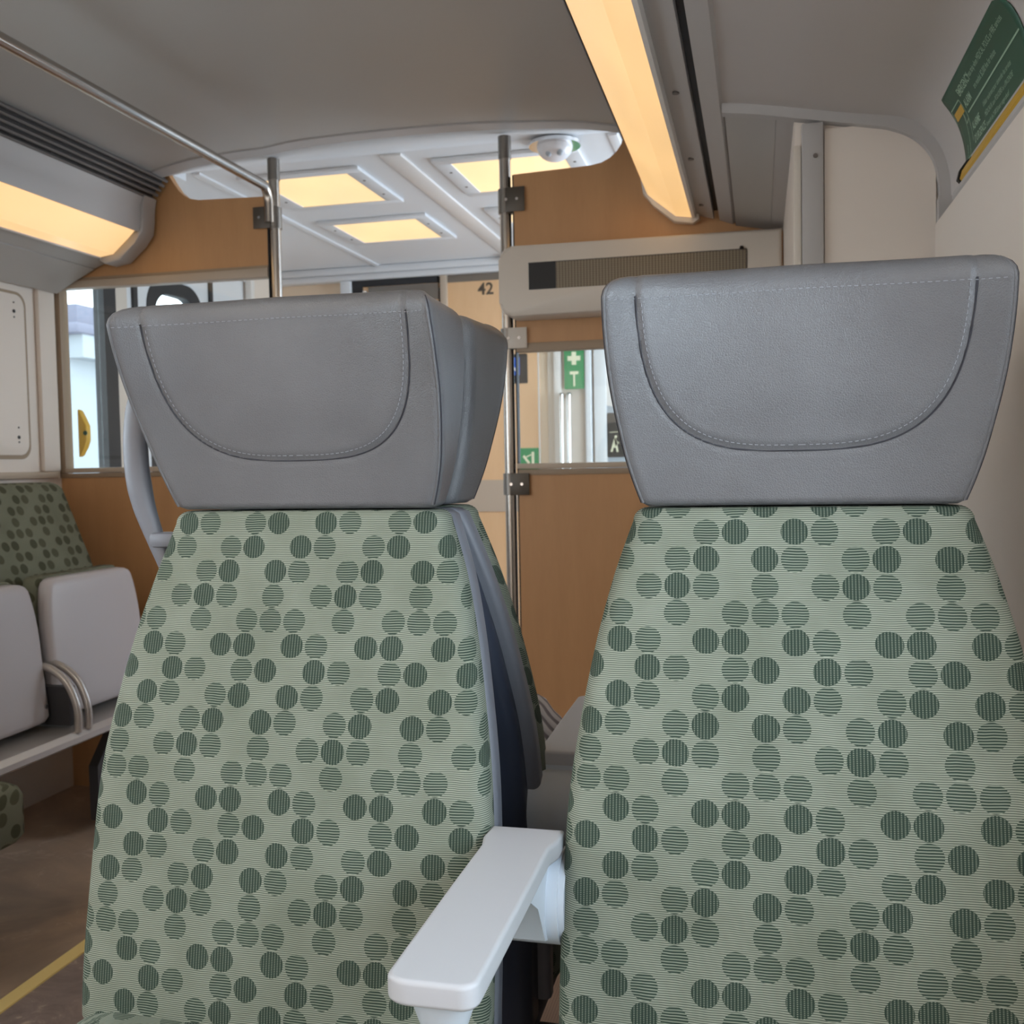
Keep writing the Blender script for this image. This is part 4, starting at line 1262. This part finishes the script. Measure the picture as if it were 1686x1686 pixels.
    if handle:
        pth = smooth_path([(-0.150, 0.0, 1.175), (-0.195, 0.0, 1.165), (-0.222, 0.0, 1.135), (-0.231, 0.0, 1.095), (-0.231, 0.0, 1.05), (-0.224, 0.0, 1.01), (-0.212, 0.0, 0.975), (-0.196, 0.0, 0.935), (-0.180, 0.0, 0.895)], 6)
        n = len(pth); rad = [0.0155 if k < n * 0.55 else 0.0155 - 0.009 * (k - n * 0.55) / (n * 0.45) for k in range(n)]
        hd = tube('grab_handle', [(p.x, -0.038, p.z) for p in pth], rad, M['shell_grey'], r, 16, flat=0.75)
        bm = bmesh.new(); add_box(bm, -0.212, -0.150, -0.050, -0.026, 0.958, 0.976, 0.005); build('handle_bracket', bm, M['shell_grey'], hd, 40)
    return r


make_seat('train_seat', 'green dotted train seat with grey leather headrest, right of the armrest by the wall', 'front pair of seats facing the camera', (0.037, 1.115, 0), 0, False, True, (0.1602, 0.0918))
make_seat('train_seat', 'green dotted train seat with grey leather headrest and curved grab handle, left of the armrest', 'front pair of seats facing the camera', (-0.494, 1.115, 0), 0, True, False, (0.1542, 0.1077))
# the pair behind, facing the partition
make_seat('train_seat', 'seat facing away behind the left seat, its dark headrest wing and shell showing', 'rear pair of seats facing the partition', (-0.496, 1.125, 0), PI, False, 0.018, (0.0, 0.02))
make_seat('train_seat', 'seat facing away, hidden behind the right seat', 'rear pair of seats facing the partition', (0.037, 1.125, 0), PI, False, False, (0.02, 0.0))

# rolled knitted thing on the rear seat
bm = bmesh.new(); bmesh.ops.create_uvsphere(bm, u_segments=40, v_segments=24, radius=0.115)
for v_ in bm.verts:
    a = math.atan2(v_.co.x, v_.co.z); v_.co *= 1 + 0.02 * math.sin(14 * a)
    v_.co.z = max(v_.co.z, -0.085)
o = build('knitted_bag', bm, M['knit'], None, 60); o.location = (-0.388, 1.50, 0.580); o.scale = (1.0, 0.9, 1.12)
tag(o, 'grey and white ribbed rounded bundle peeking out behind the left seat', 'bag')

# ------------------------------------------------------------------ flip-up seats along the left wall
def flip_seat(yc, label, uvo):
    r = thing('flip_seat', label, 'seat', (-1.75, yc, 0), 0, 'flip-up bench seats along the left wall')
    # backrest leaning on the wall
    rings = []
    for k in range(15):
        z = 0.40 + 0.60 * k / 14
        x = interp([(0.40, -0.17), (0.62, -0.185), (0.76, -0.215), (1.0, -0.315)], z)
        rings.append((z, x))
    def rg(z, x, ins):
        w = 0.212 - ins
        return [(-y_ + x - 0.03, x_ + 0.03, z) for x_, y_ in outline(w, -0.03 + ins, 0.08, 0.018, 0.004, 16, 5)]
    R_ = [rg(z, x, 0.0) for z, x in rings] + [rg(1.012, -0.320, 0.006), rg(1.020, -0.326, 0.018)]
    loft('backrest', R_, M['fabric_olive'], r, uvo)
    # folded seat : cushion and moulded shell facing the aisle
    def tilt(z): return -0.045 - 0.035 * (z - 0.42) / 0.35
    def sh(z, ins, front):
        w = 0.200 - ins - 0.03 * max(0.0, (z - 0.60) / 0.18) ** 2.5
        if front: return [(tilt(z) + ox_, x_, z) for x_, ox_ in [(p[0], -p[1]) for p in outline(w, -0.030 + ins * 0.4, 0.012, 0.016, 0.006, 16, 5)]]
        return [(tilt(z) + ox_, x_, z) for x_, ox_ in [(p[0], -p[1]) for p in outline(w, 0.013, 0.060 - ins * 0.4, 0.016, 0.0, 16, 5)]]
    Rf = [sh(0.412, 0.030, True), sh(0.416, 0.012, True)] + [sh(0.428 + 0.322 * k / 14, 0.0, True) for k in range(15)] + [sh(0.760, 0.004, True), sh(0.767, 0.014, True), sh(0.770, 0.03, True)]
    s1 = loft('seat_shell', Rf, M['flip_shell'], r)
    Rb = [sh(0.402, 0.02, False)] + [sh(0.408 + 0.36 * k / 14, 0.0, False) for k in range(15)] + [sh(0.775, 0.01, False)]
    loft('seat_cushion', Rb, M['fabric_olive'], r, uvo)
    for dy in (-0.18, 0.18):
        bm = bmesh.new(); add_cyl(bm, (0, 0, 0), 0.006, 0.004, 'x', 12); s_ = build('screw', bm, M['chrome'], s1, 40); s_.location = (tilt(0.455) + 0.0305, dy, 0.455)
    return r


flip_seat(2.450, 'folded-up grey flip seat nearest the partition, under the dotted olive backrest', (0.0, 0.0))
flip_seat(2.018, 'folded-up grey flip seat cut off by the left picture edge', (0.013, 0.01))
# bench rail, hoops and support
bn = thing('bench_frame', 'grey metal rail carrying the flip-up seats, with curved hoops between them', 'bench frame', (-1.75, 2.0, 0))
prism('rail', [(-0.08, 0.358), (0.062, 0.358), (0.070, 0.364), (0.070, 0.378), (0.058, 0.391), (-0.08, 0.393)], -0.21, 0.86, M['bench_metal'], bn, smooth=30)
for yy in (0.218, 0.258):
    tube('hoop', smooth_path([(0.06, yy, 0.388), (0.062, yy, 0.43), (0.054, yy, 0.47), (0.030, yy, 0.515), (-0.015, yy, 0.548), (-0.06, yy, 0.555)], 6), 0.010, M['bench_metal'], bn, 12)
box('hinge_block', -0.06, 0.03, 0.226, 0.250, 0.399, 0.50, M['dark_panel'], bn)
prism('support_panel', [(0.52, 0.04), (0.86, 0.02), (0.86, 0.351), (0.66, 0.351), (0.52, 0.20)], -0.14, -0.11, M['dark_panel'], bn, axis='x')
bm = bmesh.new(); add_cyl(bm, (-0.11, 0.62, 0.22), 0.012, 0.002, 'x', 12); build('panel_hole', bm, M['black'], bn)
struct(box('baseboard_left', LW, LW + 0.10, YB, 2.42, 0.004, 0.34, M['panel_blue_grey'], bev=0.01))

# lone transverse seat at the left edge
r = thing('aisle_seat', 'dotted olive seat cushion corner poking in at the lower left edge', 'seat', (-1.700, 1.02, 0))
rings = []
for ins, z in [(0.03, 0.300), (0.010, 0.304), (0.0, 0.318), (0, 0.395), (0.006, 0.412), (0.016, 0.420), (0.05, 0.424)]:
    rings.append([(x, y, z) for x, y in outline(0.245 - ins, 0.18 + ins, 0.735 - ins, 0.035)])
# outline needs front at negative side; use reversed depth
loft('seat_cushion', rings, M['fabric_olive'], r, (0.0, 0.0))
rings = [[(x, y - 0.0 + 0.10 - 0.15 * (z - 0.4), z) for x, y in outline(0.235, 0.0, 0.06, 0.02)] for z in [0.43 + 0.5 * k / 10 for k in range(11)]]
loft('backrest', rings, M['fabric_olive'], r, (0.0, 0.0))
bm = bmesh.new(); add_box(bm, -0.06, 0.06, 0.30, 0.44, 0.005, 0.299, 0.01); build('pedestal', bm, M['dark_panel'], r, 40)
